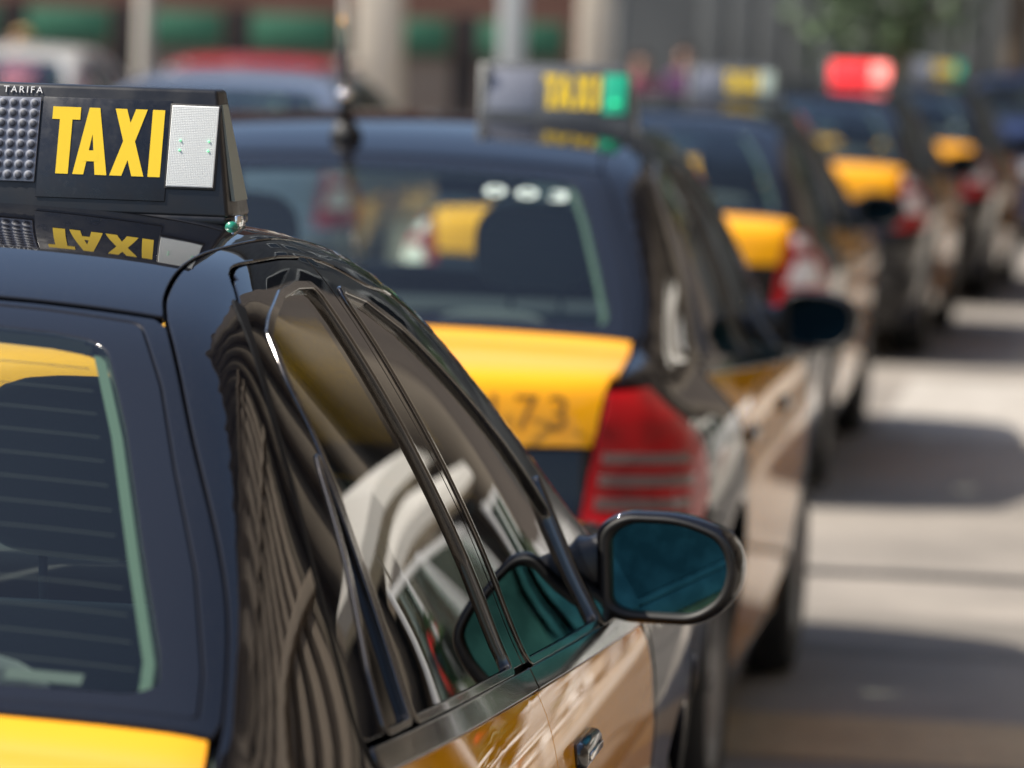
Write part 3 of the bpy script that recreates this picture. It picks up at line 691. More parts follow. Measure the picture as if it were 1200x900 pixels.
SH['seat'] = seat_mesh(); SH['headrest'] = headrest_mesh(); SH['bench'] = bench_mesh()
SH['wheel'], SH['rim'] = wheel_meshes(); SH['steering'] = steering_mesh()
SH['mh'], SH['mg'], SH['ma'] = mirror_meshes()
for k in ('mh', 'mg', 'ma', 'mb', 'wheel', 'rim'): SH[k + 'L'] = flipx(SH[k])
SH['handle'], SH['insert'] = handle_meshes(); SH['insertL'] = flipx(SH['insert'])
SH['dash'] = soft_box('dashboard', (0, 2.62, .78), (1.36, .55, .26), .08)
SH['shelf'] = soft_box('parcel_shelf', (0, .70, .905), (1.20, .44, .025), .008)
bm = bmesh.new(); box_bm(bm, (0, 2.2, .12), (1.40, 3.7, .20), .02); box_bm(bm, (0, .36, .36), (1.30, .5, .44), .05); box_bm(bm, (0, 3.6, .45), (1.0, 1.2, .45), .08)
SH['floor'] = bm_mesh(bm, 'underbody', True)
bm = bmesh.new(); box_bm(bm, (0, 0, 0), (.235, .022, .062), .02, Matrix.Translation((.10, 2.30, 1.235)), 4); tube_bm(bm, [(.10, 2.31, 1.25), (.06, 2.40, 1.31)], .008, 6)
SH['inmirror'] = bm_mesh(bm, 'interior_mirror', True)
SH['plate'] = soft_box('number_plate', (0, -.004, .53), (.52, .006, .11), .002)
SH['bootline'] = soft_box('boot_handle', (0, .028, .725), (.40, .02, .022), .007)
ant = bmesh.new(); tube_bm(ant, [(0, 0, 0), (0, -.004, .02), (0, -.014, .045)], [.040, .036, .020], 16); tube_bm(ant, [(0, -.014, .045), (0, -.035, .10)], [.015, .013], 12)
SH['ant_base'] = bm_mesh(ant, 'antenna_base', True)
SH['ant_rod'] = tube_me('antenna_rod', [(0, -.035, .10), (0, -.10, .30), (0, -.19, .62)], [.013, .011, .008], 10)
bm = bmesh.new(); bmesh.ops.create_uvsphere(bm, u_segments=24, v_segments=14, radius=.021); bmesh.ops.translate(bm, verts=bm.verts, vec=(0, -.036, .105)); SH['ant_ball'] = bm_mesh(bm, 'antenna_ball', True)

# ------------------------------------------------------------------ roof sign
SW, SHT = .385, .153                            # width at the base and height
def sign_meshes():
    bm = bmesh.new()
    b = [(-SW, 0, 0), (0, 0, 0), (0, .135, 0), (-SW, .135, 0)]; t = [(-SW + .026, .042, SHT), (-.026, .042, SHT), (-.026, .095, SHT), (-SW + .026, .095, SHT)]
    vb = [bm.verts.new(p) for p in b]; vt = [bm.verts.new(p) for p in t]
    bm.faces.new(vt); bm.faces.new(vb[::-1])
    for i in range(4): bm.faces.new((vb[i], vb[(i + 1) % 4], vt[(i + 1) % 4], vt[i]))
    bmesh.ops.bevel(bm, geom=list(bm.edges), offset=.005, segments=3, affect='EDGES', profile=.5)
    box_bm(bm, (-SW / 2, .067, -.004), (SW - .004, .138, .012), .004)          # base flange
    return bm_mesh(bm, 'roof_sign', True)
FACE = Matrix.Translation((0, -.0006, 0)) @ Matrix.Rotation(math.atan2(.042, SHT) * -1 + math.pi / 2, 4, 'X')   # x right, y up the face, z out of it
def facebox(name, x0, x1, y0, y1, h0, h1, bev=.0008): return box_me(name, ((x0 + x1) / 2, (y0 + y1) / 2, (h0 + h1) / 2), (x1 - x0, y1 - y0, h1 - h0), bev, FACE)
def letters():
    h, st = .083, .0165; L = {}
    def P(*q): return list(q)
    L['T'] = (.0345, [P((0, h), (0, h - .0155), (.0345, h - .0155), (.0345, h)), P((.0095, h - .0155), (.0095, 0), (.0250, 0), (.0250, h - .0155))])
    L['A'] = (.0420, [P((0, 0), (.0135, 0), (.0255, h), (.0145, h)), P((.0275, 0), (.0420, 0), (.0275, h), (.0165, h)), P((.0115, .0165), (.0305, .0165), (.0290, .0300), (.0130, .0300))])
    L['X'] = (.0420, [P((0, 0), (.0148, 0), (.0405, h), (.0262, h)), P((.0272, 0), (.0420, 0), (.0152, h), (.0010, h))])
    L['I'] = (.0150, [P((0, 0), (.0150, 0), (.0150, h), (0, h))])
    out = []; x = -.2255
    for ch, adv in (('T', .0305), ('A', .0455), ('X', .0470), ('I', 0)):
        w, polys = L[ch]
        bm = bmesh.new(); z = .0021
        for qi, poly in enumerate(polys):
            zz = z + qi * .00006
            lo = [bm.verts.new((x + a, .0475 + b, .0010)) for a, b in poly]; hi = [bm.verts.new((x + a, .0475 + b, zz)) for a, b in poly]
            bm.faces.new(hi); n = len(poly)
            for i in range(n): bm.faces.new((lo[i], lo[(i + 1) % n], hi[(i + 1) % n], hi[i]))
        bmesh.ops.transform(bm, matrix=FACE, verts=bm.verts)
        out.append(bm_mesh(bm, 'letter')); x += adv
    return out
SG = {'housing': sign_meshes(), 'letters': letters()}
SG['face'] = facebox('text_panel', -.2385, -.0795, .018, .1425, .0002, .0014, .0005)
SG['lamp'] = facebox('lamp_panel', -.0790, -.0215, .0365, .137, .0008, .0034)
SG['lampframe'] = facebox('lamp_frame', -.0815, -.0190, .034, .1395, .0002, .0020)
SG['display'] = facebox('display_panel', -.3600, -.2410, .0360, .141, .0004, .0024)
bm = bmesh.new()
for i in range(27):
    x = -.0780 + i * .0021
    box_bm(bm, (x, .0868, .00350), (.0007, .098, .0003))
for i in range(47): box_bm(bm, (-.0502, .0382 + i * .0021, .00352), (.056, .0007, .0003))
bmesh.ops.transform(bm, matrix=FACE, verts=bm.verts); SG['grid'] = bm_mesh(bm, 'diffuser_grid')
bm = bmesh.new(); bmesh.ops.create_uvsphere(bm, u_segments=18, v_segments=10, radius=.0060); bmesh.ops.scale(bm, verts=bm.verts, vec=(1, 1, .28)); SG['lens'] = bm_mesh(bm, 'lens', True)
bm = bmesh.new(); bmesh.ops.create_cone(bm, cap_ends=True, segments=14, radius1=.0042, radius2=.0034, depth=.0006); SG['core'] = bm_mesh(bm, 'lens_core', True)
bm = bmesh.new(); bmesh.ops.create_uvsphere(bm, u_segments=12, v_segments=8, radius=.0014); SG['led'] = bm_mesh(bm, 'led', True)
bm = bmesh.new()
Q = [(.0004, .030, .020), (.0004, .108, .020), (-.0228, .085, SHT - .018), (-.0228, .052, SHT - .018)]
va = [bm.verts.new((x + .0012, y, z)) for x, y, z in Q]; vb = [bm.verts.new((x - .003, y, z)) for x, y, z in Q]
bm.faces.new(va)
for i in range(4): bm.faces.new((va[i], va[(i + 1) % 4], vb[(i + 1) % 4], vb[i]))
SG['end'] = bm_mesh(bm, 'end_window')
SG['tarifa'] = text_me('lettering', 'TARIFA', .0118, .0003, .0, FACE @ Matrix.Translation((-.2650, .1502, .0006)), 1.35)
bm = bmesh.new(); tube_bm(bm, [(.006, .002, -.010), (.006, -.013, -.010)], .0075, 16); SG['bolt'] = bm_mesh(bm, 'bolt', True)
bm = bmesh.new(); box_bm(bm, (-.012, .03, -.015), (.03, .06, .010), .003); box_bm(bm, (.008, .03, -.004), (.006, .045, .016), .002); SG['bracket'] = bm_mesh(bm, 'bracket', True)
SG['cream'] = box_me('foot', (-.058, .05, -.020), (.09, .05, .016), .004)
SG['foot'] = box_me('foot', (-.31, .05, -.020), (.07, .05, .018), .004)
SG['cable'] = tube_me('cable', [(-.13, -.004, -.014), (-.10, -.010, -.022), (-.06, -.012, -.030), (-.03, -.006, -.031), (-.004, .0, -.030)], .0022, 8)

def build_sign(car, K, style, dx=0.0):
    g = link('roof_sign', SG['housing'], car, M['sign_black' if style == 'plain' else 'sign_grey']); g.location = (.452 + dx, 1.70, 1.3990 + K['body'].droof)
    link('text_panel', SG['face'], g, M['sign_face' if style == 'plain' else 'sign_grey'])
    for l in SG['letters']: link('letter', l, g, M['sign_yellow'])
    link('lamp_frame', SG['lampframe'], g, M['rubber'])
    lamp = {'plain': 'diffuser', 'green': 'green_lamp', 'pale': 'pale_lamp', 'red': 'red_glow'}[style]
    link('lamp_panel', SG['lamp'], g, M[lamp])
    link('display_panel', SG['display'], g, M['red_lamp'] if style == 'red' else M['lens_grey'])
    if style == 'red':
        link('lit_front', facebox('lit_front', -.36, -.03, .030, .145, .0045, .0065), g, M['red_lamp'])
        link('lit_glow', facebox('lit_glow', -.12, -.03, .035, .14, .0068, .0085), g, M['red_glow'])
    link('end_window', SG['end'], g, M['trimgrey'])
    if style != 'plain': link('end_cap', box_me('end_cap', (-SW + .010, .068, SHT / 2), (.02, .10, SHT * .96), .004), g, M['liner'])
    link('bracket', SG['bracket'], g, M['chrome']); link('foot', SG['cream'], g, M['cream']); link('foot', SG['foot'], g, M['rubber'])
    if style == 'plain':
        link('diffuser_grid', SG['grid'], g, M['diffuser_grid'])
        for (x, y) in ((-.0655, .0935), (-.0655, .0815), (-.0305, .0935), (-.0305, .0815)):
            o = link('led', SG['led'], g, M['led']); o.location = FACE @ Vector((x, y, .0042))
        for z in (.055, .075, .095):
            o = link('led', SG['led'], g, M['led']); o.location = (-.003 - z * .15, .070, z)
        link('bolt', SG['bolt'], g, M['green_glass']); link('cable', SG['cable'], g, M['rubber'])
        link('lettering', SG['tarifa'], g, M['sign_white'])
        for j in range(8):
            for i in range(9):
                p = FACE @ Vector((-.2485 - i * .0130 - (.0 if j % 2 else 0), .0440 + j * .0128, .0026))
                o = link('lens', SG['lens'], g, M['lens_bulb']); o.location = p; o.rotation_euler = FACE.to_euler()
                o = link('lens_core', SG['core'], g, M['lens_core']); o.location = FACE @ Vector((-.2480 - i * .0130, .0435 + j * .0128, .0041)); o.rotation_euler = FACE.to_euler()
    elif style == 'green':
        o = link('lamp_bulb', SG['lens'], g, M['green_bulb']); o.location = FACE @ Vector((-.05, .065, .004)); o.scale = (2, 2, 1)
    return g

# ------------------------------------------------------------------ a whole car
WHEEL_R = 0.345
RIDE = 0.15                                     # body datum above the road
def build_car(K, loc, rz=0.0, paint='black_paint', doors='yellow_paint', lid='yellow_paint', lamps='strips', sign=None, detail=True, name='taxi'):
    car = empty(name, (loc[0], loc[1], RIDE), rz); P = M[paint]; body = K['body']
    def put(key, nm, m, parent=car): return link(nm, K[key], parent, m)
    for s, sx in (('', 1), ('_L', -1)):
        put('body_side' + s, 'body_side', P); put('front_wing' + s, 'front_wing', P); put('inner_shell' + s, 'inner_shell', M['dark'])
        put('pillar_trim' + s, 'pillar_trim', M['trimgrey'])
        put('edge_trim' + s, 'window_seal', M['seal'])
        rdo = put('rear_door' + s, 'rear_door', M[doors]); fdo = put('front_door' + s, 'front_door', M[doors])
        put('rear_frame' + s, 'window_frame', P, rdo); put('front_frame' + s, 'window_frame', P, fdo)
        put('door_seal' + s, 'door_seal', M['seal_black'])
        put('rear_trim' + s, 'window_trim', M['window_trim'], rdo); put('quarter_trim' + s, 'window_trim', M['window_trim'], rdo); put('front_trim' + s, 'window_trim', M['window_trim'], fdo)
        put('rear_moulding' + s, 'belt_moulding', M['trim'], rdo); put('front_moulding' + s, 'belt_moulding', M['trim'], fdo)
        put('rear_pane' + s, 'window', M['glass_dark'], rdo); put('quarter_pane' + s, 'quarter_window', M['glass_dark'], rdo); put('front_pane' + s, 'window', M['glass_dark'], fdo)
        put('sail' + s, 'mirror_base', M['trim'], fdo)
        for d, y in ((rdo, 1.16), (fdo, 2.075)):
            x = float(cast(body, SIDE, np.array([[y, .722]]))[0, 0])
            h = link('handle', SH['handle'], d, M['trim']); h.location = (sx * (x + .003), y, .722)
            h2 = link('handle_insert', SH['insert' if sx > 0 else 'insertL'], d, M['chrome']); h2.location = (sx * (x + .003), y, .722)
        tl = put('tail_lamp' + s, 'tail_lamp', M['red_lens'])
        if lamps == 'strips':
            for j in range(3): put('strip%d%s' % (j, s), 'lamp_strip', M['clear_lens'], tl)
        else:
            put('white_lens' + s, 'white_lens', M['white_lens'], tl); put('top_lens' + s, 'white_lens', M['white_lens'], tl)
        put('head_lamp' + s, 'head_lamp', M['head_lens'])
        mir = link('wing_mirror', SH['mh' if sx > 0 else 'mhL'], car, P); mir.location = (sx * (.908 + body.fat), 2.60, .897); mir.scale = (1.08, 1.08, 1.06); mir.rotation_euler = (0, 0, sx * R(-7))
        link('mirror_glass', SH['mg' if sx > 0 else 'mgL'], mir, M['mirror' if sign == 'plain' else 'mirror_dark']); link('bezel', SH['mb' if sx > 0 else 'mbL'], mir, M['rubber']); link('mirror_arm', SH['ma' if sx > 0 else 'maL'], mir, M['plastic'])
        for y in (.95, 3.46):
            w = link('wheel', SH['wheel' if sx > 0 else 'wheelL'], car, M['tyre']); w.location = (sx * (.712 + body.fat), y, WHEEL_R - RIDE); w.scale = (1.08, WHEEL_R / .311, WHEEL_R / .311)
            link('rim', SH['rim' if sx > 0 else 'rimL'], w, M['rim'])
        st = link('seat', SH['seat'], car, M['seat']); st.location = (sx * .36, 1.58, .03)
        link('headrest', SH['headrest'], st, M['seat'])
        if sx > 0 or True:
            hr = link('rear_headrest', SH['headrest'], car, M['seat']); hr.location = (sx * .36, .84, -.10); hr.scale = (1, 1, .93)
    put('roof', 'roof', P); put('headliner', 'headliner', M['liner'])
    put('bonnet', 'bonnet', P); put('nose', 'nose_panel', P); put('grille', 'grille', M['plastic'])
    put('windscreen', 'windscreen', M['glass']); put('screen_border', 'screen_border', M['frit'])
    fbp = put('front_bumper', 'front_bumper', P); rbp = put('rear_bumper', 'rear_bumper', P); put('rear_strip', 'bumper_strip', M['trim'], rbp)
    pl = link('number_plate', SH['plate'], car, M['plate'])
    tg = put('lid', 'tailgate', M[lid]); put('lower_gate', 'lower_panel', P, tg); put('glass_border', 'glass_border', M['frit'], tg); put('hatch_frame', 'hatch_frame', P, tg)
    put('rear_glass', 'rear_window', M['glass'], tg); put('heater', 'heater_lines', M['heater'], tg); link('boot_handle', SH['bootline'], tg, M['trim'])
    link('rear_seat', SH['bench'], car, M['seat']).location = (0, .86, .03)
    link('parcel_shelf', SH['shelf'], car, M['shelf']); link('dashboard', SH['dash'], car, M['dash']); link('underbody', SH['floor'], car, M['dark'])
    link('steering_wheel', SH['steering'], car, M['dash']); link('interior_mirror', SH['inmirror'], car, M['dash'])
    if sign: build_sign(car, K, sign, K['body'].wide * 1.6 if K['body'].wide else (0 if sign == 'plain' else .06))
    car['tailgate'] = tg.name
    return car

# ------------------------------------------------------------------ the setting
def ground_mat(name, c1, c2, scale=1.5, grain=120, spots=True):
    m = bpy.data.materials.new(name); m.use_nodes = True; nt = m.node_tree; b = nt.nodes['Principled BSDF']
    tc = nt.nodes.new('ShaderNodeTexCoord'); n1 = nt.nodes.new('ShaderNodeTexNoise'); n1.inputs['Scale'].default_value = scale; n1.inputs['Detail'].default_value = 8; n1.inputs['Roughness'].default_value = .65
    n2 = nt.nodes.new('ShaderNodeTexNoise'); n2.inputs['Scale'].default_value = grain; n2.inputs['Detail'].default_value = 3
    r1 = nt.nodes.new('ShaderNodeValToRGB'); r1.color_ramp.elements[0].position = .3; r1.color_ramp.elements[1].position = .7
    r1.color_ramp.elements[0].color = (*c1, 1); r1.color_ramp.elements[1].color = (*c2, 1)
    mx = nt.nodes.new('ShaderNodeMix'); mx.data_type = 'RGBA'; mx.blend_type = 'MULTIPLY'; mx.inputs['Factor'].default_value = .55
    r2 = nt.nodes.new('ShaderNodeValToRGB'); r2.color_ramp.elements[0].color = (.45, .45, .45, 1); r2.color_ramp.elements[0].position = .3; r2.color_ramp.elements[1].position = .62
    L = nt.links
    L.new(tc.outputs['Object'], n1.inputs['Vector']); L.new(tc.outputs['Object'], n2.inputs['Vector']); L.new(n1.outputs[0], r1.inputs[0]); L.new(n2.outputs[0], r2.inputs[0])
    L.new(r1.outputs[0], mx.inputs['A']); L.new(r2.outputs[0], mx.inputs['B']); L.new(mx.outputs['Result'], b.inputs['Base Color'])
    bp = nt.nodes.new('ShaderNodeBump'); bp.inputs['Strength'].default_value = .5; bp.inputs['Distance'].default_value = .004; L.new(n2.outputs[0], bp.inputs['Height']); L.new(bp.outputs[0], b.inputs['Normal'])
    b.inputs['Roughness'].default_value = .85
    return m
def wall_mat(name, c1, c2, sc=1.2): return mat(name, c1, .9, noise=(sc, c2, .35, .7), bump=(40, .3, .01))
def structure(name, me, m): o = link(name, me, None, m); o['kind'] = 'structure'; return o
M['ground'] = ground_mat('ground', (.24, .21, .18), (.30, .265, .225), .6)
M['asphalt'] = ground_mat('asphalt', (.19, .170, .147), (.32, .285, .245), 1.1, 160)
M['paving'] = ground_mat('paving', (.36, .32, .27), (.46, .41, .35), 2, 90)
M['kerb'] = ground_mat('kerb', (.34, .32, .29), (.42, .4, .36), 3, 80)
M['mark_white'] = ground_mat('mark_white', (.32, .29, .25), (.46, .43, .39), 5, 70)
M['mark_sand'] = ground_mat('mark_sand', (.40, .30, .18), (.50, .38, .23), 4, 70)
M['asphalt_dark'] = ground_mat('asphalt_dark', (.075, .068, .060), (.11, .10, .088), 1.5, 160)
M['asphalt_old'] = ground_mat('asphalt_old', (.15, .135, .118), (.20, .18, .155), 3, 140)
M['iron'] = mat('iron', (.05, .048, .045), .6, metal=.6)
def sheet(name, x0, x1, y0, y1, z, m, nx=1, ny=1):
    bm = bmesh.new(); bmesh.ops.create_grid(bm, x_segments=nx, y_segments=ny, size=.5); bmesh.ops.scale(bm, verts=bm.verts, vec=(x1 - x0, y1 - y0, 1)); bmesh.ops.translate(bm, verts=bm.verts, vec=((x0 + x1) / 2, (y0 + y1) / 2, z))
    return bm_mesh(bm, name)
structure('ground', sheet('ground', -600, 600, -400, 1200, -.004, 0), M['ground'])
road = structure('road', sheet('road', -13, .75, -40, 49, 0, 0), M['asphalt'])
link('road_marking', sheet('road_marking', -1.12, -.14, 20.6, 24.1, .004, 0), road, M['mark_white'])
link('road_marking', sheet('road_marking', -3.2, -.14, 11.2, 11.95, .004, 0), road, M['mark_sand'])
link('worn_marking', sheet('worn_marking', -.52, -.36, 10.22, 10.5, .004, 0), road, M['mark_white'])
link('gutter_strip', sheet('gutter_strip', -.12, .745, -38, 46, .004, 0), road, M['asphalt_dark'])  # added dark strip outside the view, darkens reflections in the second taxi's flank
link('asphalt_patch', sheet('asphalt_patch', -1.25, -.14, 13.2, 14.1, .004, 0), road, M['asphalt_old'])
link('asphalt_patch', sheet('asphalt_patch', -2.9, -.7, 27.6, 28.6, .004, 0), road, M['asphalt_old'])
bm = bmesh.new(); box_bm(bm, (-1.2, 15.2, .003), (3.6, .13, .006))
for i in range(70): box_bm(bm, (-2.97 + i * .051, 15.2, .007), (.030, .11, .004))
link('drain_grate', bm_mesh(bm, 'drain_grate'), road, M['iron'])
pave = structure('pavement', box_me('pavement', (4.07, 4.5, .06), (6.3, 89, .12)), M['paving'])
ks = box_me('kerb_stone', (0, 0, .061), (.16, .992, .128), .012)
for i in range(60):
    o = link('kerb_stone', ks, pave, M['kerb']); o.location = (.83, -15.5 + i, 0)

# ---- right-hand building: tall pilasters catching the sun
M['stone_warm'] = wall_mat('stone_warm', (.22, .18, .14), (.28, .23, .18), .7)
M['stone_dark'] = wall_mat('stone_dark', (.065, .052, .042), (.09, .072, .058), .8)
M['pane_dark'] = mat('pane_dark', (.02, .025, .03), .05, spec=.8)
def facade(name, label, x, y0, y1, h, step, face=-1):
    b = empty(name, (x, y0, 0)); tag(b, label, 'building'); Ly = y1 - y0
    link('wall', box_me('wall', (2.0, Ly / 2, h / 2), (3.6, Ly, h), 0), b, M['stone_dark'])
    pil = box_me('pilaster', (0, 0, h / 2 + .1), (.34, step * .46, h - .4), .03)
    n = int(Ly / step)
    for i in range(n): 
        o = link('pilaster', pil, b, M['stone_warm']); o.location = (.13, (i + .5) * step, 0)
    link('plinth', box_me('plinth', (.05, Ly / 2, .35), (.5, Ly, .7), .02), b, M['stone_warm'])
    link('cornice', box_me('cornice', (-.1, Ly / 2, h + .1), (.9, Ly + .4, .5), .04), b, M['stone_warm'])
    for z in (4.3, 8.2, 12.4):
        link('string_course', box_me('string_course', (.0, Ly / 2, z), (.55, Ly, .35), .03), b, M['stone_warm'])
    return b
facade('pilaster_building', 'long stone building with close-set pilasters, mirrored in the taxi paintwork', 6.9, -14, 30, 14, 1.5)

# ---- pavement terrace
M['grey_metal'] = mat('grey_metal', (.105, .112, .112), .55, noise=(1.2, (.14, .148, .145), .35, .65))
M['resin'] = mat('resin', (.80, .80, .77), .35)
M['tablem'] = mat('table_metal', (.55, .55, .55), .3, metal=.8)
def chair_parts():
    P_ = {}
    bm = bmesh.new(); box_bm(bm, (0, 0, .43), (.44, .44, .03), .012, None, 3); P_['seat'] = bm_mesh(bm, 'seat', True)
    bm = bmesh.new(); Mx = Matrix.Translation((0, -.20, .44)) @ Matrix.Rotation(R(12), 4, 'X')
    for k in range(6): box_bm(bm, (-.165 + k * .066, 0, .20), (.036, .014, .34), .005, Mx)
    box_bm(bm, (0, 0, .40), (.44, .022, .07), .010, Mx, 3); box_bm(bm, (0, 0, .05), (.42, .02, .04), .008, Mx)
    P_['backrest'] = bm_mesh(bm, 'backrest', True)
    for i, (sx, sy) in enumerate(((-1, -1), (1, -1), (-1, 1), (1, 1))):
        P_['leg%d' % i] = tube_me('leg', [(sx * .23, sy * .24, 0), (sx * .20, sy * .19, .43)], [.016, .022], 8)
    for i, sx in enumerate((-1, 1)):
        P_['arm%d' % i] = tube_me('armrest', [(sx * .21, .19, .42), (sx * .245, .19, .62), (sx * .25, .10, .66), (sx * .245, -.15, .67), (sx * .215, -.27, .66)], .018, 8)
    return P_
CH = chair_parts()
def chair(loc, rz, label):
    c = empty('terrace_chair', loc, rz); tag(c, label, 'chair', 'white chairs of the pavement terrace')
    for k, me in CH.items(): link({'leg': 'leg', 'arm': 'armrest'}.get(k[:3], k), me, c, M['resin'])
    return c
tab_top = lathe_x('table_top', [(.0, .0), (.0, .36), (.012, .372), (.025, .36), (.025, 0)], 40); tab_top.transform(Matrix.Rotation(R(-90), 4, 'Y') @ Matrix.Diagonal((1, 1, 1, 1))); tab_top.transform(Matrix.Translation((0, 0, .71)))
tab_col = tube_me('column', [(0, 0, .03), (0, 0, .72)], .03, 12)
tab_base = lathe_x('base', [(0, .0), (0, .24), (.02, .22), (.035, .05), (.035, 0)], 32); tab_base.transform(Matrix.Rotation(R(-90), 4, 'Y'))
tabs = [(1.75, 9.6, 'nearest'), (1.55, 12.4, 'second'), (1.8, 15.2, 'third'), (1.6, 18.4, 'farthest'), (3.9, 11.0, 'nearer wall-side'), (4.1, 16.5, 'farther wall-side')]
for ti, (x, y, w) in enumerate(tabs):
    t = empty('terrace_table', (x, y, .12)); tag(t, '%s round table of the pavement terrace' % w, 'table', 'round tables of the pavement terrace')
    link('table_top', tab_top, t, M['tablem']); link('column', tab_col, t, M['tablem']); link('base', tab_base, t, M['tablem'])
    for k, (a, nm) in enumerate(((200, 'road side'), (285, 'near side'), (20, 'wall side'), (110, 'far side'))):
        a2 = a + rnd.uniform(-14, 14); r_ = rnd.uniform(.62, .72)
        chair((x + r_ * math.cos(R(a2)), y + r_ * math.sin(R(a2)), .12), R(a2 + 90 + rnd.uniform(-12, 12)), 'white plastic chair on the %s of the %s terrace table' % (nm, w))
# white railing along the kerb
M['white_metal'] = mat('white_metal', (.78, .78, .76), .35)
def railing(y0, y1, label):
    g = empty('railing', (1.06, y0, .12)); tag(g, label, 'railing', 'white railings along the kerb'); L_ = y1 - y0
    for z in (.12, .92): link('rail', tube_me('rail', [(0, 0, z), (0, L_, z)], .022, 10), g, M['white_metal'])
    bar_ = tube_me('bar', [(0, 0, .12), (0, 0, .92)], .010, 8); n = int(L_ / .13)
    for i in range(1, n): o = link('bar', bar_, g, M['white_metal']); o.location = (0, i * L_ / n, 0)
    post = tube_me('post', [(0, 0, 0), (0, 0, .98)], .028, 10)
    for y in (0, L_): o = link('post', post, g, M['white_metal']); o.location = (0, y, 0)
railing(20.2, 22.6, 'nearer white railing section by the kerb'); railing(23.2, 25.6, 'farther white railing section by the kerb')

# ---- corner building closing the pavement, its front of tall fluted piers turned to the taxis
M['pier_stone'] = wall_mat('pier_stone', (.115, .095, .072), (.15, .125, .095), .9)
cb = empty('corner_building', (2.6, 31, 0)); tag(cb, 'tall corner building with fluted stone piers, mirrored in the nearest taxi', 'building')
link('wall', box_me('wall', (11, 4, 13), (22, 8, 26)), cb, M['stone_dark'])
pier = lathe_x('pier', [(0, .0), (0, .50), (.5, .50), (.55, .45), (25, .43), (25.05, .5), (25.4, .5), (25.4, 0)], 20); pier.transform(Matrix.Rotation(R(-90), 4, 'Y'))
for i in range(20): link('pier', pier, cb, M['pier_stone']).location = (.45 + i * 1.08, -.12, 0)
link('cornice', box_me('cornice', (11, 3.6, 26.2), (22.6, 9, .8), .05), cb, M['pier_stone'])
dr_ = box_me('window', (0, -.03, 1.9), (.5, .06, 3.0)); 
for i in range(19): link('window', dr_, cb, M['pane_dark']).location = (.99 + i * 1.08, 0, 0)
# ---- parasols and white-framed screens, unseen, added for white shapes in window reflections
M['canvas'] = mat('canvas', (.74, .71, .64), .9)
def parasol(loc, label):
    t = empty('parasol', loc); tag(t, label, 'parasol', 'white parasols of the terrace')
    link('pole', tube_me('pole', [(0, 0, 0), (0, 0, 2.75)], .025, 10), t, M['white_metal']); link('foot', box_me('foot', (0, 0, .05), (.5, .5, .1), .02), t, M['grey_metal'])
    bm = bmesh.new(); n = 8; top = bm.verts.new((0, 0, 2.75)); ring = [bm.verts.new((1.05 * math.cos(k * math.pi / 4), 1.05 * math.sin(k * math.pi / 4), 2.28)) for k in range(n)]; low = [bm.verts.new((v.co.x * 1.005, v.co.y * 1.005, 2.12)) for v in ring]
    for k in range(n): bm.faces.new((top, ring[k], ring[(k + 1) % n])); bm.faces.new((ring[k], low[k], low[(k + 1) % n], ring[(k + 1) % n]))
    link('canopy', bm_mesh(bm, 'canopy'), t, M['canvas'])
    for k in range(n): link('rib', tube_me('rib', [(0, 0, 2.70), (1.04 * math.cos(k * math.pi / 4), 1.04 * math.sin(k * math.pi / 4), 2.265)], .008, 6), t, M['white_metal'])
parasol((2.45, 18.9, .12), 'white parasol over the middle of the terrace'); parasol((3.3, 25.2, .12), 'white parasol at the far end of the terrace')
def windscreen(y0, n, label):
    g = empty('wind_screen', (1.18, y0, .12)); tag(g, label, 'screen', 'white-framed wind screens of the terrace')
    pst = box_me('post', (0, 0, .78), (.05, .05, 1.56), .006)
    for i in range(n + 1): link('post', pst, g, M['white_metal']).location = (0, i * 1.1, 0)
    for i in range(n):
        for z in (.10, .82, 1.52): link('rail', box_me('rail', (0, i * 1.1 + .55, z), (.04, 1.05, .05), .005), g, M['white_metal'])
        link('diagonal', tube_me('diagonal', [(0, i * 1.1 + .05, .12), (0, i * 1.1 + 1.05, .80)], .014, 6), g, M['white_metal'])
        link('pane', box_me('pane', (0, i * 1.1 + .55, 1.17), (.008, 1.04, .66)), g, M['glass'])
windscreen(13.0, 3, 'nearer white-framed wind screen between terrace and kerb'); windscreen(17.6, 2, 'farther white-framed wind screen between terrace and kerb')

# ---- plants and trees
M['leaf_a'] = mat('leaf_a', (.03, .065, .02), .6, noise=(3, (.05, .10, .03), .4, .6)); M['leaf_b'] = mat('leaf_b', (.02, .045, .014), .6, noise=(2, (.04, .08, .02), .4, .6))
M['bark'] = mat('bark', (.12, .09, .065), .9, bump=(30, .6, .02)); M['terracotta'] = mat('terracotta', (.35, .14, .07), .8)
def leaf_cloud(name, clumps, n, size, seed):
    r = random.Random(seed); bm = bmesh.new()
    for i in range(n):
        c, rad = clumps[r.randrange(len(clumps))]
        d = Vector((r.gauss(0, 1), r.gauss(0, 1), r.gauss(0, 1))).normalized() * rad * (r.random() ** .45)
        p = Vector(c) + Vector((d.x, d.y, d.z * .8)); q = Matrix.Rotation(r.uniform(0, 6.3), 3, Vector((r.gauss(0, 1), r.gauss(0, 1), r.gauss(0, 1))).normalized()); s_ = size * r.uniform(.6, 1.3)
        v = [bm.verts.new(p + q @ Vector(k) * s_) for k in ((-.5, 0, 0), (0, -.28, .08), (.5, 0, 0), (0, .28, .08))]; bm.faces.new(v)
    return bm_mesh(bm, name)
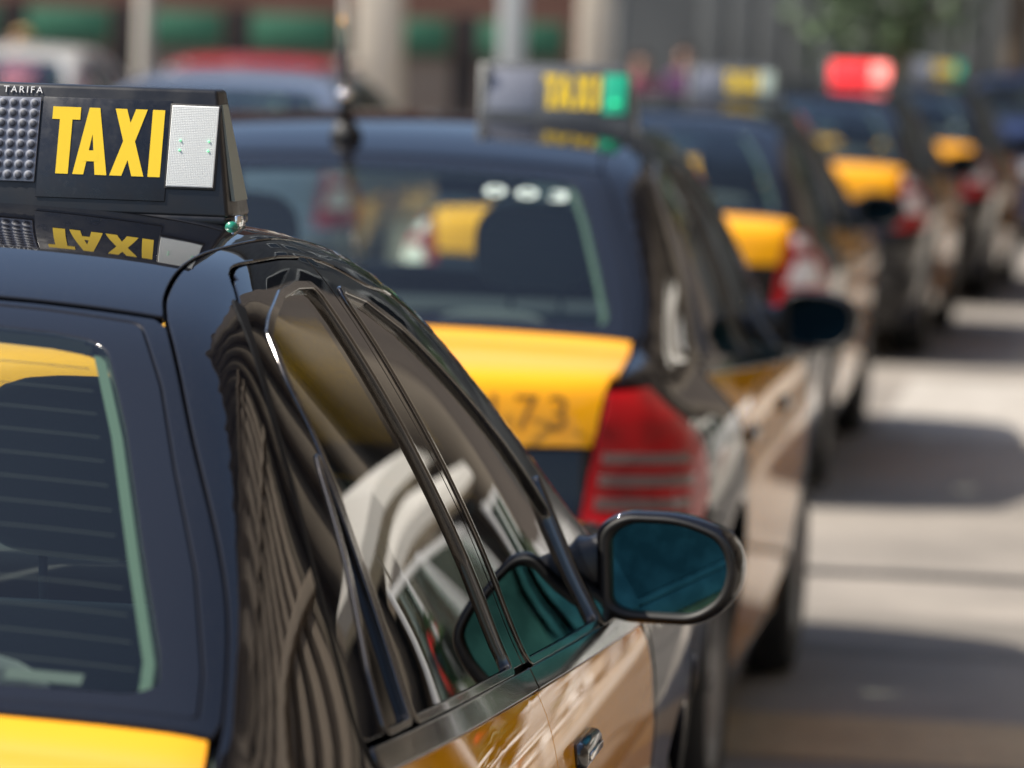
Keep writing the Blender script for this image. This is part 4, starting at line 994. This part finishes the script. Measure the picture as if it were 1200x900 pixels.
def tree(loc, h, r_, label, m, seed, n=3500, size=.22):
    r = random.Random(seed); t = empty('street_tree', loc); tag(t, label, 'tree', 'trees before the far buildings')
    bm = bmesh.new(); tube_bm(bm, [(0, 0, 0), (.05, .03, h * .3), (-.03, .05, h * .6), (.02, 0, h * .85)], [.17, .13, .09, .03], 10)
    for k in range(7):
        a = k * .9 + r.random(); z = h * (.28 + .07 * k); e = Vector((math.cos(a), math.sin(a), .7)).normalized() * r_ * .8
        tube_bm(bm, [(0, 0, z), Vector((0, 0, z)) + e * .5, Vector((0, 0, z)) + e + Vector((0, 0, .2))], [.06, .04, .015], 6)
    link('trunk', bm_mesh(bm, 'trunk', True), t, M['bark'])
    cl = [((r.gauss(0, r_ * .5), r.gauss(0, r_ * .5), h * r.uniform(.30, .95)), r_ * r.uniform(.28, .5)) for _ in range(15)]
    link('crown', leaf_cloud('crown', cl, n, size, seed), t, m)
def shrub(loc, label, seed):
    t = empty('potted_shrub', loc); tag(t, label, 'plant', 'potted shrubs on the pavement')
    pot = lathe_x('pot', [(0, 0), (0, .19), (.30, .25), (.36, .27), (.36, .24), (.32, .23), (.32, 0)], 28); pot.transform(Matrix.Rotation(R(-90), 4, 'Y')); link('pot', pot, t, M['terracotta'])
    link('foliage', leaf_cloud('foliage', [((rnd.gauss(0, .12), rnd.gauss(0, .12), .45 + .14 * k), .24 - .012 * k) for k in range(6)], 900, .10, seed), t, M['leaf_a'])
shrub((1.25, 7.6, .12), 'potted shrub nearest the first taxi on the pavement', 3); shrub((1.3, 13.9, .12), 'potted shrub between terrace tables', 4); shrub((1.3, 19.6, .12), 'potted shrub beside the railing', 5)

# ---- far side of the square
M['brick_red'] = wall_mat('brick_red', (.155, .075, .055), (.21, .11, .085), 1.0); M['wall_brown'] = wall_mat('wall_brown', (.20, .165, .14), (.26, .22, .185), 1.0)
M['hoard_green'] = mat('hoard_green', (.025, .135, .075), .6, noise=(2, (.04, .17, .10), .35, .65))
M['pale_post'] = mat('pale_post', (.36, .33, .28), .6); M['cream_wall'] = wall_mat('cream_wall', (.60, .53, .43), (.68, .61, .50)); M['post_dark'] = mat('post_dark', (.025, .02, .02), .7)
M['white_cool'] = mat('white_cool', (.55, .58, .57), .6)
def far_building(name, label, x0, x1, y, h, m, wz, cols, seed):
    b = empty(name, ((x0 + x1) / 2, y, 0)); tag(b, label, 'building', 'buildings across the square'); W = x1 - x0
    link('wall', box_me('wall', (0, 3, h / 2), (W, 6, h)), b, m); link('cornice', box_me('cornice', (0, 2.9, h + .15), (W + .5, 6.6, .3), .04), b, m)
    fr = box_me('frame', (0, -.03, 0), (1.5, .08, 1.9), .01); pn = box_me('pane', (0, -.075, 0), (1.3, .02, 1.7))
    for z in wz:
        for i in range(cols):
            x = -W / 2 + W * (i + .5) / cols
            w = link('window', fr, b, M['white_cool']); w.location = (x, 0, z); link('pane', pn, w, M['pane_dark'])
    return b
b1 = far_building('brick_building', 'red-brown brick building behind the green hoarding', -30, -7.2, 60, 14, M['brick_red'], (4.2, 7.0, 9.8), 8, 1)
b2 = far_building('shuttered_building', 'grey building with ribbed metal shutters across the square', -7.0, 12, 57, 17, M['grey_metal'], (4.6, 7.4, 10.2, 13.0), 6, 2)
b3 = far_building('long_building', 'long ochre building along the open left side of the square', -40, 40, 0, 10, M['wall_brown'], (2.2, 5.0, 7.8), 20, 3); b3.location = (-34, 20, 0); b3.rotation_euler = (0, 0, R(90))
rib = box_me('shutter_slat', (0, -.03, 1.5), (.30, .07, 3.0), .01)
for i in range(44):
    o = link('shutter_slat', rib, b2, M['grey_metal']); o.location = (-7.8 + i * .36, 0, 0)
# low wall and green hoarding panels
hw = empty('hoarding', (-15, 52, 0)); tag(hw, 'green hoarding panels on a low brown wall', 'hoarding')
link('low_wall', box_me('low_wall', (0, .15, .70), (17.5, .3, 1.40)), hw, M['wall_brown']); link('coping', box_me('coping', (0, .13, 1.415), (17.6, .4, .035)), hw, M['post_dark'])
gp = box_me('panel', (0, 0, 1.64), (.98, .06, .40), .008); gq = box_me('post', (0, .04, 1.3), (.30, .10, 1.2))
for i in range(13):
    link('panel', gp, hw, M['hoard_green']).location = (-8 + i * 1.33, 0, 0); link('post', gq, hw, M['post_dark']).location = (-8.66 + i * 1.33, 0, 0)
def px(x, Y): return (x - 1337) * Y / 5341
def lamp_post(loc, label, m, r_=.09, h=6.5):
    t = empty('lamp_post', loc); tag(t, label, 'lamp post', 'posts across the square')
    link('column', tube_me('column', [(0, 0, 0), (0, 0, 1.0), (0, 0, 1.02), (0, 0, h)], [r_ * 1.15, r_ * 1.1, r_, r_ * .7], 16), t, m)
    link('arm', tube_me('arm', [(0, 0, h - .1), (.5, 0, h + .3), (1.3, 0, h + .4)], .04, 8), t, m); link('lantern', box_me('lantern', (1.5, 0, h + .38), (.6, .25, .12), .04), t, m)
lamp_post((px(160, 42), 42, 0), 'beige lamp post standing before the green hoarding', M['pale_post'])
lamp_post((px(402, 30) , 46, 0), 'slim grey lamp post left of the cream pillars', M['grey_metal'], .05)
cabx = empty('utility_cabinet', (px(372, 37), 37, 0)); tag(cabx, 'cream utility cabinet left of the second taxi antenna', 'cabinet')
link('body', box_me('body', (0, 0, .72), (.62, .4, 1.36), .02), cabx, M['cream_wall']); link('plinth', box_me('plinth', (0, 0, .05), (.68, .46, .1), .01), cabx, M['post_dark']); link('roof', box_me('roof', (0, 0, 1.43), (.70, .48, .07), .02), cabx, M['cream_wall'])
link('door', box_me('door', (0, -.21, .75), (.54, .02, 1.2), .006), cabx, M['cream_wall'])
def pillar(x, Y, w, m, label, h=3.6):
    t = empty('pillar', (px(x, Y), Y, 0)); tag(t, label, 'pillar', 'square pillars across the square')
    link('shaft', box_me('shaft', (0, 0, h / 2), (w, w, h), .02), t, m); link('base', box_me('base', (0, 0, .15), (w + .12, w + .12, .3), .02), t, m); link('capital', box_me('capital', (0, 0, h), (w + .14, w + .14, .2), .02), t, m)
pillar(444, 48, .46, M['cream_wall'], 'cream pillar left of the second taxi roof sign'); pillar(603, 46, .24, M['white_cool'], 'slim white pillar just above the second taxi roof sign'); pillar(703, 47, .36, M['cream_wall'], 'broad cream pillar right of the slim white one')
tree((px(1060, 52), 52, 0), 6.5, 2.2, 'dark leafy tree left of its darker neighbour', M['leaf_a'], 11); tree((px(1190, 50), 50, 0), 7, 2.4, 'darkest tree at the right end of the queue', M['leaf_b'], 12)
tree((4.5, 47, 0), 7.5, 2.6, 'tall tree beyond the end of the pavement', M['leaf_a'], 13); tree((-20, 49, 0), 6.5, 2.3, 'tree at the left end of the hoarding', M['leaf_b'], 14)

# ---- people across the square
M['skin'] = mat('skin', (.48, .27, .19), .55); M['denim'] = mat('denim', (.03, .045, .09), .9); M['pink_cloth'] = mat('pink_cloth', (.62, .16, .24), .9); M['blond'] = mat('blond', (.42, .28, .10), .7)
M['purple_cloth'] = mat('purple_cloth', (.10, .035, .11), .9); M['rose_cloth'] = mat('rose_cloth', (.35, .10, .15), .9); M['dark_hair'] = mat('dark_hair', (.02, .014, .01), .6); M['shoe'] = mat('shoe', (.02, .02, .02), .6)
def person(loc, rz, label, top, hair, h=1.7, stride=.12):
    k = h / 1.7; V = [(0, 0, .93), (0, .0, 1.12), (0, .0, 1.34), (0, 0, 1.44), (0, .01, 1.50), (0, .02, 1.58), (0, .015, 1.66)]
    Rr = [(.155, .11), (.135, .095), (.165, .10), (.10, .075), (.052, .055), (.075, .092), (.07, .085)]; E = [(i, i + 1) for i in range(6)]
    for s in (-1, 1):
        i = len(V); V += [(s * .17, 0, 1.38), (s * .22, -.02, 1.12), (s * .22, .08, .89), (s * .215, .12, .80)]; Rr += [(.058, .058), (.045, .045), (.036, .036), (.042, .022)]
        E += [(2, i), (i, i + 1), (i + 1, i + 2), (i + 2, i + 3)]; j = len(V)
        for f in range(4): V.append((s * (.205 + .0), .10 + f * .018, .725)); Rr.append((.009, .009)); E.append((i + 3, j + f))
        V.append((s * .18, .15, .77)); Rr.append((.010, .010)); E.append((i + 3, j + 4))
        i = len(V); V += [(s * .09, 0, .88), (s * .10, .03 + s * stride * .5, .50), (s * .10, s * stride, .09), (s * .11, s * stride + .17, .035)]; Rr += [(.095, .095), (.065, .065), (.045, .045), (.045, .035)]
        E += [(0, i), (i, i + 1), (i + 1, i + 2), (i + 2, i + 3)]
    me = bpy.data.meshes.new('person'); me.from_pydata([(x * k, y * k, z * k) for x, y, z in V], E, [])
    o = bpy.data.objects.new('person', me); COL.objects.link(o)
    sk = o.modifiers.new('skin', 'SKIN'); sk.use_smooth_shade = True
    for q, r_ in zip(me.skin_vertices[0].data, Rr): q.radius = (r_[0] * k, r_[1] * k)
    me.skin_vertices[0].data[0].use_root = True
    sb = o.modifiers.new('sub', 'SUBSURF'); sb.levels = 2; sb.render_levels = 2
    dg = bpy.context.evaluated_depsgraph_get(); dg.update(); m2 = bpy.data.meshes.new_from_object(o.evaluated_get(dg)); bpy.data.objects.remove(o)
    for m in (M['skin'], top, M['denim'], M['shoe']): m2.materials.append(m)
    for p in m2.polygons:
        c = p.center / k; a = abs(c.x)
        p.material_index = 3 if c.z < .10 else (0 if c.z > 1.46 or (a > .18 and c.z < 1.02) else (1 if c.z > .95 else 2)); p.use_smooth = True
    o = bpy.data.objects.new('person', m2); COL.objects.link(o); o.location = loc; o.rotation_euler = (0, 0, rz); tag(o, label, 'person')
    bm = bmesh.new(); bmesh.ops.create_icosphere(bm, subdivisions=3, radius=.10)
    for v in list(bm.verts):
        v.co = Vector((v.co.x * .9, v.co.y * 1.1 - .012, v.co.z * 1.05 + 1.645)) * k
    bmesh.ops.delete(bm, geom=[v for v in bm.verts if v.co.y > .035 * k and v.co.z < 1.68 * k or v.co.z < 1.56 * k], context='VERTS')
    link('hair', bm_mesh(bm, 'hair', True), o, hair)
    bm = bmesh.new()
    for s in (-1, 1):
        bmesh.ops.create_icosphere(bm, subdivisions=1, radius=.011 * k, matrix=Matrix.Translation((s * .03 * k, .105 * k, 1.615 * k)))
    bmesh.ops.create_cone(bm, cap_ends=True, segments=8, radius1=.016 * k, radius2=.006 * k, depth=.04 * k, matrix=Matrix.Translation((0, .112 * k, 1.585 * k)))
    box_bm(bm, (0, .102 * k, 1.545 * k), (.045 * k, .012 * k, .010 * k), .003)
    link('face', bm_mesh(bm, 'face', True), o, M['skin'])
    return o
person((px(10, 36), 36, 0), R(150), 'person in a pink top with fair hair at the left edge', M['pink_cloth'], M['blond'], 1.60)
person((px(755, 46), 46, 0), R(200), 'person in a rose top just right of the second taxi roof sign', M['rose_cloth'], M['dark_hair'], 1.55)
person((px(808, 48), 48, 0), R(170), 'person in a purple top behind the third taxi roof sign', M['purple_cloth'], M['dark_hair'], 1.62)
# ------------------------------------------------------------------ taxis
BODY1 = Body(0, False, 0, 0, .045); K1 = make_skins(BODY1, .034)
BODY3 = Body(0, False, .062, .052); K3 = make_skins(BODY3, .04)
BODY2 = Body(-.045, True); K2 = make_skins(BODY2, .06)
RANK = 'taxis queuing nose to tail'
def on_glass(body, x, y):
    P = np.zeros((1, 3)); P[0, :2] = (x, y); p = cast(body, TOP, TOP.to2d(P)); n = body.grad(p); return Vector(p[0]), Vector(n[0])
def decal_mtx(body, x, y, lift=.0015):
    p, n = on_glass(body, x, y); xa = Vector((1, 0, 0)); xa = (xa - n * xa.dot(n)).normalized(); ya = n.cross(xa)
    return Matrix.Translation(p + n * lift) @ Matrix((xa, ya, n)).transposed().to_4x4()

t1 = build_car(K1, (-1.525, 3.66, 0), sign='plain'); tag(t1, 'nearest black and yellow taxi with sharp roof sign and wing mirror', 'taxi', RANK)
tg1 = bpy.data.objects[t1['tailgate']]
link('sticker', box_me('sticker', (0, 0, 0), (.075, .018, .0006), 0, decal_mtx(BODY1, .512, .565, -.006)), tg1, M['sticker'])

t2 = build_car(K3, (-1.76, 9.3, 0), sign='green'); tag(t2, 'second taxi in the queue, 003 on its rear window and 173 on its tailgate', 'taxi', RANK)
tg2 = bpy.data.objects[t2['tailgate']]
for i, ch in enumerate('003'):
    link('digit', text_me('digit', ch, .064, .0004, .0012, decal_mtx(BODY3, .385 + (i - 1) * .074, 1.03), 1, 1.6), tg2, M['pale_ink'])
yr_ = float(cast(BODY3, REAR, REAR.to2d(np.array([[.52, 0, .835]])))[0, 1])
for i, ch in enumerate('173'):
    link('digit', text_me('digit', ch, .108, .0005, .0004, Matrix.Translation((.520, yr_ - .010, .832)) @ Matrix.Rotation(R(7), 4, 'Z') @ Matrix.Rotation(R(80), 4, 'X') @ Matrix.Translation(((i - 1) * .068, 0, 0))), tg2, M['brown_ink'])
za = float(on_glass(BODY3, 0, 1.30)[0].z)
ab = link('antenna', SH['ant_base'], t2, M['rubber']); ab.location = (-.085, 1.30, za - .004)
link('antenna_rod', SH['ant_rod'], ab, M['chrome']); link('antenna_ball', SH['ant_ball'], ab, M['chrome'])

t3 = build_car(K2, (-1.99, 17.2, 0), lamps='white', sign='pale'); tag(t3, 'third taxi in the queue, beyond the taxi marked 003, with red and white tail lamps', 'taxi', RANK)
t4 = build_car(K2, (-1.97, 25.0, 0), R(-1), lamps='plain_', sign='red'); tag(t4, 'fourth taxi in the queue, its roof sign glowing red', 'taxi', RANK)
t5 = build_car(K2, (-1.80, 30.9, 0), R(-2), lamps='plain_', sign='green'); tag(t5, 'farthest taxi of the queue with a green light on its roof sign', 'taxi', RANK)

# ------------------------------------------------------------------ other cars standing further off
M['red_paint'] = mat('red_paint', (.45, .012, .02), .3, coat=1); M['dark_paint'] = mat('dark_paint', (.012, .012, .016), .3, coat=1)
for (x, y, p, lab, rz) in ((-4.75, 22.6, 'silver_paint', 'silver car in the next lane behind the second taxi roof', 0), (-8.6, 33.0, 'white_paint', 'white car left of the red one and farther back', 1),
                       (-6.25, 30.5, 'red_paint', 'red car showing beside the nearest roof sign', 0), (-10.4, 38.0, 'dark_paint', 'dark car beside the person in pink', -4), (-.95, 40.5, 'blue_paint', 'blue car beyond the farthest taxi', -3)):
    c = build_car(K2, (x, y, 0), R(rz), paint=p, doors=p, lid=p, lamps='plain_', name='parked_car'); tag(c, lab, 'car', 'cars standing beyond the queue')
